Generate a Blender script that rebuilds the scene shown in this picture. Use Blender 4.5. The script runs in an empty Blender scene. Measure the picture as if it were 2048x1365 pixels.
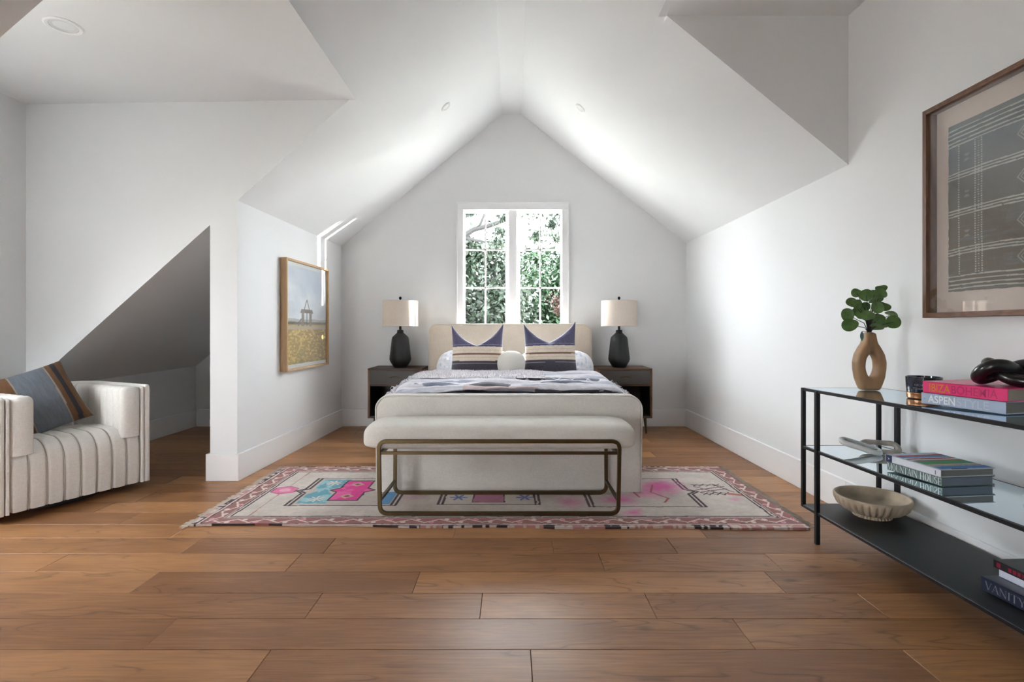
import bpy, bmesh, math, random
import numpy as np
from mathutils import Vector, Matrix
random.seed(7); np.random.seed(7)
PI = math.pi
S = bpy.context.scene
COL = S.collection

# ------------------------------------------------------------------ camera, light, exposure
F = 1050.0; HZ = 658.0; H = 1.07
cam = bpy.data.objects.new('camera', bpy.data.cameras.new('camera')); COL.objects.link(cam)
cam.location = (0, 0, H); cam.rotation_euler = (PI/2, 0, 0)
cam.data.sensor_width = 36; cam.data.lens = F/2048*36
cam.data.shift_y = -(682.5-HZ)/2048
cam.data.clip_start = .05; cam.data.clip_end = 200
S.camera = cam
SKY = 12.0
w = bpy.data.worlds.new('sky'); S.world = w; w.use_nodes = True
w.node_tree.nodes['Background'].inputs[0].default_value = (.93, .965, 1.0, 1)
w.node_tree.nodes['Background'].inputs[1].default_value = SKY
sun = bpy.data.objects.new('sun', bpy.data.lights.new('sun', 'SUN')); COL.objects.link(sun)
sun.data.energy = 9; sun.data.angle = math.radians(.5); sun.data.color = (1, .95, .86)
sun.rotation_euler = Vector((1, .302, .105)).to_track_quat('Z', 'Y').to_euler()
def portal(name, loc, rot, sx, sy):
    L = bpy.data.lights.new(name, 'AREA'); L.shape = 'RECTANGLE'; L.size = sx; L.size_y = sy
    L.cycles.is_portal = True
    o = bpy.data.objects.new(name, L); COL.objects.link(o); o.location = loc; o.rotation_euler = rot
portal('window_daylight', (.008, 6.02, 1.75), (PI/2, 0, 0), 1.3, 1.5)         # shines toward -Y
portal('window_daylight', (-3.66, 2.09, 1.40), (PI/2, 0, -PI/2), .55, 1.0)      # toward +X
portal('window_daylight', (-2.65, -2.82, .88), (-PI/2, 0, 0), 1.0, 1.05)         # toward +Y, at the added rear opening
S.view_settings.view_transform = 'Standard'; S.view_settings.look = 'None'
S.view_settings.gamma = 1; S.view_settings.use_curve_mapping = False
S.view_settings.exposure = 1.68

# ------------------------------------------------------------------ helpers
def lin(c):
    c = np.asarray(c, float)/255.
    return np.where(c <= .04045, c/12.92, ((c+.055)/1.055)**2.4)
def hashn(i, j, k=0):
    n = (i*374761393 + j*668265263 + k*982451653) & 0xffffffff
    n = ((n ^ (n >> 13))*1274126177) & 0xffffffff
    return ((n ^ (n >> 16)) & 0xffff)/65535.
def vn(x, y, seed=0):
    x = np.asarray(x, float); y = np.asarray(y, float)
    xi = np.floor(x).astype(np.int64); yi = np.floor(y).astype(np.int64)
    fx = x-xi; fy = y-yi; fx = fx*fx*(3-2*fx); fy = fy*fy*(3-2*fy)
    a = hashn(xi, yi, seed); b = hashn(xi+1, yi, seed); c = hashn(xi, yi+1, seed); d = hashn(xi+1, yi+1, seed)
    return (a*(1-fx)+b*fx)*(1-fy)+(c*(1-fx)+d*fx)*fy
def fbm(x, y, seed=0, o=4):
    v = 0; a = .5; t = 0
    for k in range(o):
        v = v+a*vn(x*2**k, y*2**k, seed+k*17); t += a; a *= .5
    return v/t

def mat(name, col, rough=.6, metal=0, bump=0, bscale=200, var=0, vscale=8, spec=.5, sheen=0, stretch=(1, 1, 1), attr=False, weave=0, coat=0, subsurf=0):
    m = bpy.data.materials.new(name); m.use_nodes = True; N = m.node_tree.nodes; L = m.node_tree.links
    b = N['Principled BSDF']; b.inputs['Roughness'].default_value = rough; b.inputs['Metallic'].default_value = metal
    b.inputs['Specular IOR Level'].default_value = spec; b.inputs['Sheen Weight'].default_value = sheen
    b.inputs['Coat Weight'].default_value = coat
    c = tuple(lin(col))+(1,)
    tc = N.new('ShaderNodeTexCoord'); mp = N.new('ShaderNodeMapping'); L.new(tc.outputs['Object'], mp.inputs['Vector'])
    mp.inputs['Scale'].default_value = stretch
    src = None
    if attr:
        a = N.new('ShaderNodeAttribute'); a.attribute_name = 'Col'; src = a.outputs['Color']
    if var:
        n = N.new('ShaderNodeTexNoise'); n.inputs['Scale'].default_value = vscale; n.inputs['Detail'].default_value = 5
        L.new(mp.outputs[0], n.inputs['Vector'])
        mr = N.new('ShaderNodeMapRange'); mr.inputs['From Min'].default_value = .3; mr.inputs['From Max'].default_value = .7
        mr.inputs['To Min'].default_value = 1-var; mr.inputs['To Max'].default_value = 1+var
        L.new(n.outputs['Fac'], mr.inputs['Value'])
        vm = N.new('ShaderNodeVectorMath'); vm.operation = 'MULTIPLY'
        if src is not None: L.new(src, vm.inputs[0])
        else: vm.inputs[0].default_value = c[:3]
        L.new(mr.outputs[0], vm.inputs[1]); src = vm.outputs[0]
    if src is not None: L.new(src, b.inputs['Base Color'])
    else: b.inputs['Base Color'].default_value = c
    if bump or weave:
        bn = N.new('ShaderNodeBump'); bn.inputs['Strength'].default_value = bump or weave; bn.inputs['Distance'].default_value = .002
        if weave:
            # crossed threads: two stretched noises
            outs = []
            for sc in ((1, 1, .12), (.12, .12, 1)):
                m2 = N.new('ShaderNodeMapping'); m2.inputs['Scale'].default_value = sc; L.new(tc.outputs['Object'], m2.inputs['Vector'])
                n2 = N.new('ShaderNodeTexNoise'); n2.inputs['Scale'].default_value = bscale; n2.inputs['Detail'].default_value = 2
                L.new(m2.outputs[0], n2.inputs['Vector']); outs.append(n2.outputs['Fac'])
            ad = N.new('ShaderNodeMath'); ad.operation = 'ADD'; L.new(outs[0], ad.inputs[0]); L.new(outs[1], ad.inputs[1])
            L.new(ad.outputs[0], bn.inputs['Height'])
            # thread tone
            mr2 = N.new('ShaderNodeMapRange'); mr2.inputs['From Min'].default_value = .7; mr2.inputs['From Max'].default_value = 1.3
            mr2.inputs['To Min'].default_value = .92; mr2.inputs['To Max'].default_value = 1.06; L.new(ad.outputs[0], mr2.inputs['Value'])
            vm2 = N.new('ShaderNodeVectorMath'); vm2.operation = 'MULTIPLY'
            if src is not None: L.new(src, vm2.inputs[0])
            else: vm2.inputs[0].default_value = c[:3]
            L.new(mr2.outputs[0], vm2.inputs[1]); L.new(vm2.outputs[0], b.inputs['Base Color'])
        else:
            n = N.new('ShaderNodeTexNoise'); n.inputs['Scale'].default_value = bscale; n.inputs['Detail'].default_value = 3
            L.new(mp.outputs[0], n.inputs['Vector']); L.new(n.outputs['Fac'], bn.inputs['Height'])
        L.new(bn.outputs[0], b.inputs['Normal'])
    return m

def woodmat(name, c1, c2, c3, rough=.45, axis=0, gs=1.0, perobj=True, knots=True, bump=.25, coat=0, fig=.13):
    """grain runs along local axis; colour ramps c1 dark..c3 light"""
    m = bpy.data.materials.new(name); m.use_nodes = True; N = m.node_tree.nodes; L = m.node_tree.links
    b = N['Principled BSDF']; b.inputs['Coat Weight'].default_value = coat
    tc = N.new('ShaderNodeTexCoord'); oi = N.new('ShaderNodeObjectInfo')
    off = N.new('ShaderNodeVectorMath'); off.operation = 'MULTIPLY_ADD'
    comb = N.new('ShaderNodeCombineXYZ')
    for i, k in enumerate((37., 91., 53.)):
        mm = N.new('ShaderNodeMath'); mm.operation = 'MULTIPLY'; mm.inputs[1].default_value = k if perobj else 0
        L.new(oi.outputs['Random'], mm.inputs[0]); L.new(mm.outputs[0], comb.inputs[i])
    ad = N.new('ShaderNodeVectorMath'); ad.operation = 'ADD'; L.new(tc.outputs['Object'], ad.inputs[0]); L.new(comb.outputs[0], ad.inputs[1])
    def mp(sc):
        q = N.new('ShaderNodeMapping'); v = [sc[1]]*3; v[axis] = sc[0]; q.inputs['Scale'].default_value = v
        L.new(ad.outputs[0], q.inputs['Vector']); return q.outputs[0]
    # cathedral figure: contour lines of a stretched noise
    n1 = N.new('ShaderNodeTexNoise'); n1.inputs['Scale'].default_value = 1.0*gs; n1.inputs['Detail'].default_value = 2; n1.inputs['Roughness'].default_value = .45
    L.new(mp((1.3, 7)), n1.inputs['Vector'])
    mu = N.new('ShaderNodeMath'); mu.operation = 'MULTIPLY'; mu.inputs[1].default_value = 24; L.new(n1.outputs['Fac'], mu.inputs[0])
    pp = N.new('ShaderNodeMath'); pp.operation = 'PINGPONG'; pp.inputs[1].default_value = 1; L.new(mu.outputs[0], pp.inputs[0])
    n2 = N.new('ShaderNodeTexNoise'); n2.inputs['Scale'].default_value = 1.0*gs; n2.inputs['Detail'].default_value = 6; n2.inputs['Roughness'].default_value = .65
    L.new(mp((4, 90)), n2.inputs['Vector'])
    n3 = N.new('ShaderNodeTexNoise'); n3.inputs['Scale'].default_value = 1.0*gs; n3.inputs['Detail'].default_value = 3
    L.new(mp((1.5, 6)), n3.inputs['Vector'])
    def math_(op, a, bb):
        q = N.new('ShaderNodeMath'); q.operation = op
        for i, v in enumerate((a, bb)):
            if isinstance(v, (int, float)): q.inputs[i].default_value = v
            else: L.new(v, q.inputs[i])
        return q.outputs[0]
    t = math_('ADD', math_('MULTIPLY', pp.outputs[0], fig), math_('MULTIPLY', n2.outputs['Fac'], .55))
    t = math_('ADD', t, math_('MULTIPLY', n3.outputs['Fac'], .55))
    t = math_('SUBTRACT', t, .33)
    if perobj:
        t = math_('ADD', t, math_('MULTIPLY', math_('SUBTRACT', oi.outputs['Random'], .5), .34))
    r = N.new('ShaderNodeValToRGB'); r.color_ramp.elements[0].color = tuple(lin(c1))+(1,); r.color_ramp.elements[0].position = .1
    r.color_ramp.elements[1].color = tuple(lin(c3))+(1,); r.color_ramp.elements[1].position = .85
    e = r.color_ramp.elements.new(.45); e.color = tuple(lin(c2))+(1,)
    L.new(t, r.inputs[0]); out = r.outputs[0]
    if knots:
        # open-pore figure: thin dark contour lines, only in patches
        ln = N.new('ShaderNodeMapRange'); ln.inputs['From Min'].default_value = .02; ln.inputs['From Max'].default_value = .22; L.new(pp.outputs[0], ln.inputs['Value'])
        nm = N.new('ShaderNodeTexNoise'); nm.inputs['Scale'].default_value = 1.0; nm.inputs['Detail'].default_value = 3; L.new(mp((2.2, 11)), nm.inputs['Vector'])
        mk = N.new('ShaderNodeMapRange'); mk.inputs['From Min'].default_value = .50; mk.inputs['From Max'].default_value = .62; mk.inputs['To Max'].default_value = .36
        L.new(nm.outputs['Fac'], mk.inputs['Value'])
        inv = math_('MULTIPLY', math_('SUBTRACT', 1.0, ln.outputs[0]), mk.outputs[0]); dk_ = math_('SUBTRACT', 1.0, inv)
        vf_ = N.new('ShaderNodeVectorMath'); vf_.operation = 'MULTIPLY'; L.new(out, vf_.inputs[0]); L.new(dk_, vf_.inputs[1]); out = vf_.outputs[0]
        vo = N.new('ShaderNodeTexVoronoi'); vo.inputs['Scale'].default_value = 1.0; L.new(mp((1.6, 3.4)), vo.inputs['Vector'])
        mr = N.new('ShaderNodeMapRange'); mr.inputs['From Min'].default_value = .02; mr.inputs['From Max'].default_value = .075
        mr.inputs['To Min'].default_value = .45; mr.inputs['To Max'].default_value = 1
        L.new(vo.outputs['Distance'], mr.inputs['Value'])
        vm = N.new('ShaderNodeVectorMath'); vm.operation = 'MULTIPLY'; L.new(out, vm.inputs[0]); L.new(mr.outputs[0], vm.inputs[1]); out = vm.outputs[0]
    L.new(out, b.inputs['Base Color'])
    mr = N.new('ShaderNodeMapRange'); mr.inputs['To Min'].default_value = rough-.07; mr.inputs['To Max'].default_value = rough+.1
    L.new(n2.outputs['Fac'], mr.inputs['Value']); L.new(mr.outputs[0], b.inputs['Roughness'])
    bn = N.new('ShaderNodeBump'); bn.inputs['Strength'].default_value = bump; bn.inputs['Distance'].default_value = .0015
    L.new(t, bn.inputs['Height']); L.new(bn.outputs[0], b.inputs['Normal'])
    return m

def glassmat(name, tint, refl, expo=5, rough=0):
    m = bpy.data.materials.new(name); m.use_nodes = True; N = m.node_tree.nodes; L = m.node_tree.links
    N.remove(N['Principled BSDF']); out = N['Material Output']
    tr = N.new('ShaderNodeBsdfTransparent'); tr.inputs[0].default_value = tuple(tint)+(1,)
    gl = N.new('ShaderNodeBsdfGlossy'); gl.inputs['Color'].default_value = (.86, .95, 1, 1) if expo < 5 else (1, 1, 1, 1); gl.inputs['Roughness'].default_value = rough
    lw = N.new('ShaderNodeLayerWeight'); lw.inputs['Blend'].default_value = .5
    pw_ = N.new('ShaderNodeMath'); pw_.operation = 'POWER'; pw_.inputs[1].default_value = expo; L.new(lw.outputs['Facing'], pw_.inputs[0])
    mu = N.new('ShaderNodeMath'); mu.operation = 'MULTIPLY_ADD'; mu.use_clamp = True; mu.inputs[1].default_value = .96*refl; mu.inputs[2].default_value = .04*refl
    L.new(pw_.outputs[0], mu.inputs[0])
    mx = N.new('ShaderNodeMixShader'); L.new(mu.outputs[0], mx.inputs[0]); L.new(tr.outputs[0], mx.inputs[1]); L.new(gl.outputs[0], mx.inputs[2])
    L.new(mx.outputs[0], out.inputs['Surface'])
    return m

class MB:
    """collects shapes; every shape goes into ONE mesh"""
    def __init__(s): s.v = []; s.f = []
    def add(s, vs, fs):
        o = len(s.v); s.v += [tuple(map(float, p)) for p in vs]; s.f += [tuple(int(i)+o for i in f) for f in fs]; return s
    def box(s, x0, x1, y0, y1, z0, z1, bev=0, seg=2, M=None):
        bm = bmesh.new(); bmesh.ops.create_cube(bm, size=1)
        for v in bm.verts:
            v.co = ((x0+x1)/2+v.co.x*(x1-x0), (y0+y1)/2+v.co.y*(y1-y0), (z0+z1)/2+v.co.z*(z1-z0))
        if bev: bmesh.ops.bevel(bm, geom=bm.edges[:], offset=bev, segments=seg, affect='EDGES', profile=.5)
        if M is not None: bmesh.ops.transform(bm, matrix=M, verts=bm.verts)
        bm.verts.index_update()
        s.add([v.co[:] for v in bm.verts], [[v.index for v in f.verts] for f in bm.faces]); bm.free(); return s
    def bar(s, a, b, wdt, hgt=None, up=(0, 0, 1), bev=0):
        a = Vector(a); b = Vector(b); d = (b-a); L = d.length; d.normalize(); hgt = hgt or wdt
        u = Vector(up)
        if abs(d.dot(u)) > .98: u = Vector((0, 1, 0))
        x = d.cross(u).normalized(); y = x.cross(d)
        M = Matrix((x, d, y)).transposed().to_4x4(); M.translation = (a+b)/2
        return s.box(-wdt/2, wdt/2, -L/2, L/2, -hgt/2, hgt/2, bev, 1, M)
    def tube(s, pts, r, n=10, closed=False, cap=True, flat=1.0, up=(0, 0, 1)):
        P = [Vector(p) for p in pts]; m = len(P); rr = r if hasattr(r, '__len__') else [r]*m
        vs = []; fs = []; px = None
        for i, p in enumerate(P):
            a = P[(i-1) % m] if (closed or i > 0) else P[i]; c = P[(i+1) % m] if (closed or i < m-1) else P[i]
            t = (c-a).normalized()
            if px is None:
                u = Vector(up)
                if abs(u.dot(t)) > .95: u = Vector((1, 0, 0))
                x = t.cross(u).normalized()
            else: x = (px-t*px.dot(t)).normalized()
            px = x; y = x.cross(t)
            for k in range(n):
                an = 2*PI*k/n; vs.append(p+(x*math.cos(an)+y*math.sin(an)*flat)*rr[i])
        for i in range(m if closed else m-1):
            for k in range(n):
                j = (i+1) % m; fs.append((i*n+k, i*n+(k+1) % n, j*n+(k+1) % n, j*n+k))
        if not closed and cap: fs.append(list(range(n))[::-1]); fs.append([(m-1)*n+k for k in range(n)])
        return s.add(vs, fs)
    def lathe(s, prof, n=48, c=(0, 0, 0), mod=None):
        vs = []; fs = []
        for i, (r, z) in enumerate(prof):
            for k in range(n):
                a = 2*PI*k/n; q = r*(mod(a, i) if mod else 1); vs.append((c[0]+q*math.cos(a), c[1]+q*math.sin(a), c[2]+z))
        for i in range(len(prof)-1):
            for k in range(n): fs.append((i*n+k, i*n+(k+1) % n, (i+1)*n+(k+1) % n, (i+1)*n+k))
        fs.append(list(range(n))[::-1]); fs.append([(len(prof)-1)*n+k for k in range(n)])
        return s.add(vs, fs)
    def grid(s, X, Y, Z, closeu=False):
        a, b = X.shape; base = np.arange(a*b).reshape(a, b)
        vs = np.stack([X, Y, Z], -1).reshape(-1, 3)
        if closeu: base = np.vstack([base, base[:1]])
        f = np.stack([base[:-1, :-1], base[1:, :-1], base[1:, 1:], base[:-1, 1:]], -1).reshape(-1, 4)
        return s.add(vs.tolist(), f.tolist())
    def build(s, name, m, parent=None, smooth=True, ang=40, loc=None, paint=None, weld=0, fix=True):
        me = bpy.data.meshes.new(name); me.from_pydata(s.v, [], s.f)
        if weld or fix:
            bm = bmesh.new(); bm.from_mesh(me)
            if weld: bmesh.ops.remove_doubles(bm, verts=bm.verts, dist=weld)
            if fix: bmesh.ops.recalc_face_normals(bm, faces=bm.faces)
            bm.to_mesh(me); bm.free()
        if paint is not None:
            n = len(me.vertices); co = np.empty(n*3); me.vertices.foreach_get('co', co); co = co.reshape(-1, 3)
            c = np.ones((n, 4)); c[:, :3] = lin(paint(co)); a = me.color_attributes.new('Col', 'FLOAT_COLOR', 'POINT')
            a.data.foreach_set('color', c.reshape(-1))
        if smooth:
            me.polygons.foreach_set('use_smooth', [True]*len(me.polygons))
            if ang < 180: me.set_sharp_from_angle(angle=math.radians(ang))
        me.materials.append(m)
        o = bpy.data.objects.new(name, me); COL.objects.link(o)
        if parent: o.parent = parent
        if loc: o.location = loc
        return o

def tag(o, label, cat, group=None, kind=None):
    o['label'] = label; o['category'] = cat
    if group: o['group'] = group
    if kind: o['kind'] = kind
    return o
def thing(name, label, cat, loc=(0, 0, 0), rz=0, group=None):
    o = bpy.data.objects.new(name, None); COL.objects.link(o); o.empty_display_size = .1
    o.location = loc; o.rotation_euler = (0, 0, rz); return tag(o, label, cat, group)
def struct(o): o['kind'] = 'structure'; return o
def copy_tree(o, loc, label=None):
    def cp(q, par):
        c = q.copy(); COL.objects.link(c); c.parent = par
        for ch in list(q.children): cp(ch, c)
        return c
    c = cp(o, None); c.location = loc
    if label: c['label'] = label
    return c
def interp(Y, a, b, va, vb):
    t = np.clip((np.asarray(Y, float)-a)/(b-a), 0, 1); return va+(vb-va)*t
def rrect(hw, hh, r, n=6):
    out = []
    for cx, cy, a0 in ((hw-r, hh-r, 0), (-hw+r, hh-r, 90), (-hw+r, -hh+r, 180), (hw-r, -hh+r, 270)):
        for k in range(n+1):
            a = math.radians(a0+90*k/n); out.append((cx+r*math.cos(a), cy+r*math.sin(a)))
    return out

# ------------------------------------------------------------------ materials
M_wall = mat('white wall paint', (238, 239, 240), .75, spec=.25, bump=.03, bscale=400)
M_ceil = mat('white ceiling paint', (238, 239, 240), .85, spec=.2)
M_trim = mat('white trim paint', (248, 248, 249), .42, spec=.4)
M_floor = woodmat('oak plank', (136, 92, 57), (184, 134, 88), (214, 166, 118), rough=.40, fig=.05)
M_sub = mat('dark subfloor', (50, 36, 28), .8)
M_linen = mat('oatmeal linen', (222, 218, 211), .9, weave=.5, bscale=420, sheen=.2, var=.04, vscale=6)
M_head = mat('warm cream linen', (224, 210, 192), .9, weave=.4, bscale=420, sheen=.2, var=.04)
M_pipe = mat('linen piping', (226, 222, 214), .9)
M_boucle_w = mat('white textured chair fabric', (240, 237, 232), .95, weave=.35, bscale=420, sheen=.2)
M_pipe_ch = mat('chair seam', (196, 190, 182), .95)
M_white = mat('white bedding', (228, 230, 238), .9, bump=.2, bscale=60)
M_attr = mat('woven stripes', (200, 200, 200), .92, attr=True, weave=.35, bscale=500, sheen=.15)
M_pilf = mat('striped cushion cloth', (200, 200, 200), .85, attr=True, weave=.3, bscale=500, sheen=.6)
M_cloth = mat('hand woven cloth', (200, 200, 200), .95, attr=True, bump=0)
M_print = mat('printed paper', (200, 200, 200), .6, attr=True)
M_rug = mat('wool pile', (200, 200, 200), .97, attr=True, bump=.6, bscale=500, sheen=.1, var=.08, vscale=40)
M_fringe = mat('rug fringe', (196, 184, 172), .95)
M_fur = mat('shaggy white wool', (226, 222, 226), .95, sheen=.3)
M_boucle = mat('white boucle', (226, 222, 214), 1, bump=1, bscale=180)
M_brass = mat('antique brass', (98, 84, 60), .38, metal=1, var=.08, vscale=20)
M_black = mat('black metal', (42, 42, 45), .42, metal=.5, spec=.5)
M_shelf = mat('black powder coat', (24, 24, 26), .5, bump=.03, bscale=300)
M_walnut = woodmat('walnut', (58, 38, 25), (92, 64, 44), (120, 88, 62), rough=.45, gs=2, knots=False, axis=0)
M_walnut_z = woodmat('walnut upright', (96, 66, 48), (136, 98, 74), (166, 126, 98), rough=.5, gs=2, knots=False, axis=2)
M_walnut_y = woodmat('walnut rail', (96, 66, 48), (136, 98, 74), (166, 126, 98), rough=.5, gs=2, knots=False, axis=1)
M_oak_z = woodmat('pale oak upright', (196, 160, 118), (214, 182, 142), (226, 198, 162), rough=.5, gs=2, knots=False, axis=2)
M_oak_y = woodmat('pale oak rail', (196, 160, 118), (214, 182, 142), (226, 198, 162), rough=.5, gs=2, knots=False, axis=1)
M_drawer = mat('grey drawer lacquer', (78, 74, 70), .5, var=.04)
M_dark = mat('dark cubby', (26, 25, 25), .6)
M_lamp = mat('matte black ceramic', (32, 33, 35), .5, var=.2, vscale=30)
M_shade = mat('linen lampshade', (228, 214, 200), .9, weave=.2, bscale=600)
M_glass = glassmat('window glass', (.97, .98, .98), 1.0)
M_pic = glassmat('picture glass', (.96, .97, .97), 1.1)
M_shelfglass = glassmat('tinted shelf glass', (.58, .78, .86), 2.1, expo=2.9)
M_mat = mat('blush mount board', (224, 206, 196), .85)
M_paper = mat('white paper', (236, 236, 234), .8)

# ------------------------------------------------------------------ room shell
YB = 5.76; YR = -2.6; XL = -3.47
wL = lambda Y: interp(Y, 3.67, 5.76, -1.935, -1.87)
wR = lambda Y: interp(Y, 3.04, 5.76, 1.950, 1.912)
kL = lambda Y: interp(Y, 3.67, 5.76, .874, .822)
kR = lambda Y: interp(Y, 3.04, 5.76, .821, .779)
zL = lambda X, Y: 1.975+kL(Y)*(X-wL(Y))
zR = lambda X, Y: interp(Y, 3.04, 5.76, 2.019, 2.008)+kR(Y)*(wR(Y)-X)
cheekY = lambda X: 3.67+(-1.135-X)*.034
RCY = 3.04; LNY = 1.845; RNY = 1.3; ZLF = 2.674; ZRF = 2.8845

def patch(mb, xs, y0f, y1f, zf, ny=14):
    X = np.repeat(np.array(xs)[:, None], ny, 1); t = np.linspace(0, 1, ny)[None, :]
    y0 = np.array([y0f(x) if callable(y0f) else y0f for x in xs])[:, None]
    y1 = np.array([y1f(x) if callable(y1f) else y1f for x in xs])[:, None]
    Y = y0+(y1-y0)*t; mb.grid(X, Y, zf(X, Y))
XLs = np.concatenate([[-3.62], np.linspace(-3.47, -1.135, 12)])
XRs = np.linspace(.896, 2.12, 6)
c = MB()
patch(c, np.linspace(-1.135, -.115, 8), YR-.1, YB+.1, zL, 60)
patch(c, XLs, cheekY, YB+.1, zL, 20)
patch(c, XLs, YR-.1, LNY, zL, 10)
patch(c, np.linspace(.099, .896, 8), YR-.1, YB+.1, zR, 60)
patch(c, XRs, RCY, YB+.1, zR, 20)
patch(c, XRs, YR-.1, RNY, zR, 10)
Yg = np.linspace(YR-.1, YB+.1, 60)
c.grid(np.stack([np.full(60, -.115), np.full(60, .099)]), np.stack([Yg, Yg]), np.stack([zL(-.115, Yg), zR(.099, Yg)]))
c.grid(np.array([[-3.62, -3.62], [-1.09, -1.09]]), np.array([[LNY-.01, cheekY(-3.62)+.01], [LNY-.01, 3.68]]), np.full((2, 2), ZLF))
c.grid(np.array([[.85, .85], [2.12, 2.12]]), np.array([[RNY-.01, RCY+.01], [RNY-.01, RCY+.01]]), np.full((2, 2), ZRF))
struct(c.build('ceiling', M_ceil, fix=False, ang=30))

# dormer cheeks (walls standing between slope and flat dormer ceiling)
def cheek(name, xs, yf, zf, ztop):
    m = MB(); xs = np.array(xs); ys = np.array([yf(x) for x in xs])
    m.grid(np.stack([xs, xs]), np.stack([ys, ys]), np.stack([zf(xs, ys), np.full(len(xs), ztop+.02)]))
    return struct(m.build(name, M_wall, fix=False))
cheek('wall_left_cheek', XLs, cheekY, zL, ZLF)
cheek('wall_left_near_cheek', XLs, lambda x: LNY, zL, ZLF)
cheek('wall_right_cheek', XRs, lambda x: RCY, zR, ZRF)
cheek('wall_right_near_cheek', XRs, lambda x: RNY, zR, ZRF)

# partition: left wall of the bed alcove with its end face
m = MB(); n = 16; ys = np.linspace(0, 1, n)
vs = []
for t in ys:
    for dx in (-.195, 0):
        x0 = float(wL(3.67+t*2.1))+dx; y = cheekY(x0)*(1-t)+(YB+.1)*t
        vs += [(x0, y, -.03), (x0, y, float(zL(x0, y)))]
fs = []
for i in range(n-1):
    a = i*4; b = a+4
    fs += [(a, a+1, b+1, b), (a+2, b+2, b+3, a+3), (a+1, a+3, b+3, b+1)]
fs += [(0, 2, 3, 1)]
m.add(vs, fs); struct(m.build('wall_alcove_left', M_wall, fix=False, smooth=False))
# back wall with the window opening
WX0, WX1, WZ0, WZ1 = -.545, .56, 1.06, 2.385
m = MB()
m.box(XL-.15, WX0, YB, YB+.085, -.05, 3.6).box(WX1, 2.15, YB, YB+.085, -.05, 3.6).box(WX0, WX1, YB, YB+.085, -.05, WZ0).box(WX0, WX1, YB, YB+.085, WZ1, 3.6)
struct(m.build('wall_back', M_wall, smooth=False))
# left dormer wall with a window outside the frame
m = MB(); X0 = XL-.15
LW = (1.88, 2.34, .95, 1.85)
m.box(X0, XL, YR-.1, LW[0], -.05, 2.8).box(X0, XL, LW[1], YB+.1, -.05, 2.8).box(X0, XL, LW[0], LW[1], -.05, LW[2]).box(X0, XL, LW[0], LW[1], LW[3], 2.8)
struct(m.build('wall_left', M_wall, smooth=False))
# right wall (a hair off parallel, as in the photo)
m = MB(); ny = 24; Y = np.linspace(YR-.1, YB+.1, ny); Xr = wR(Y)
m.grid(np.stack([Xr, Xr]), np.stack([Y, Y]), np.stack([np.full(ny, -.05), np.full(ny, 3.3)]))
m.grid(np.stack([Xr+.15, Xr+.15]), np.stack([Y, Y]), np.stack([np.full(ny, -.05), np.full(ny, 3.3)]))
struct(m.build('wall_right', M_wall, fix=False))
# wall behind the camera with an unseen opening added to let in frontal daylight
m = MB()
m.box(XL-.15, -3.1, YR-.18, YR, -.05, 3.8).box(-2.2, 2.15, YR-.18, YR, -.05, 3.8).box(-3.1, -2.2, YR-.18, YR, -.05, .4).box(-3.1, -2.2, YR-.18, YR, 1.35, 3.8)
struct(m.build('wall_front', M_wall, smooth=False))

# baseboards
BH = .19; BT = .018
def runboard(name, pts, h=BH, t=BT, side=1):
    """pts in plan; board grows to the left of the direction (side=1) or right"""
    m = MB()
    for (a, b) in zip(pts[:-1], pts[1:]):
        a = Vector((a[0], a[1], 0)); b = Vector((b[0], b[1], 0)); d = (b-a).normalized(); nrm = Vector((-d.y, d.x, 0))*side
        a2 = a-d*0; b2 = b+d*0
        q = [a2, b2, b2+nrm*t, a2+nrm*t]
        m.add([(p.x, p.y, 0) for p in q]+[(p.x, p.y, h) for p in q], [(0, 1, 2, 3), (4, 5, 6, 7), (0, 1, 5, 4), (1, 2, 6, 5), (2, 3, 7, 6), (3, 0, 4, 7)])
    o = m.build(name, M_trim, smooth=False)
    bv = o.modifiers.new('bevel', 'BEVEL'); bv.width = .003; bv.segments = 1
    return struct(o)
runboard('baseboard_back', [(float(wL(5.76)), YB), (1.92, YB)], side=-1)
runboard('baseboard_right', [(float(wR(YR)), YR), (float(wR(3.04)), 3.04), (float(wR(YB)), YB)])
xc = float(wL(3.67)); yc = cheekY(xc)
runboard('baseboard_alcove_left', [(xc, yc-BT), (float(wL(YB)), YB)], side=-1)
runboard('baseboard_column', [(xc+BT, yc), (xc-.195-BT, yc)], side=1)
runboard('baseboard_closet', [(xc-.195, yc-BT), (xc-.195+.06, YB)], side=1)
runboard('baseboard_left', [(XL, YR), (XL, YB)], side=-1)
runboard('baseboard_closet_back', [(XL, YB), (xc-.12, YB)], side=-1)

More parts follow.
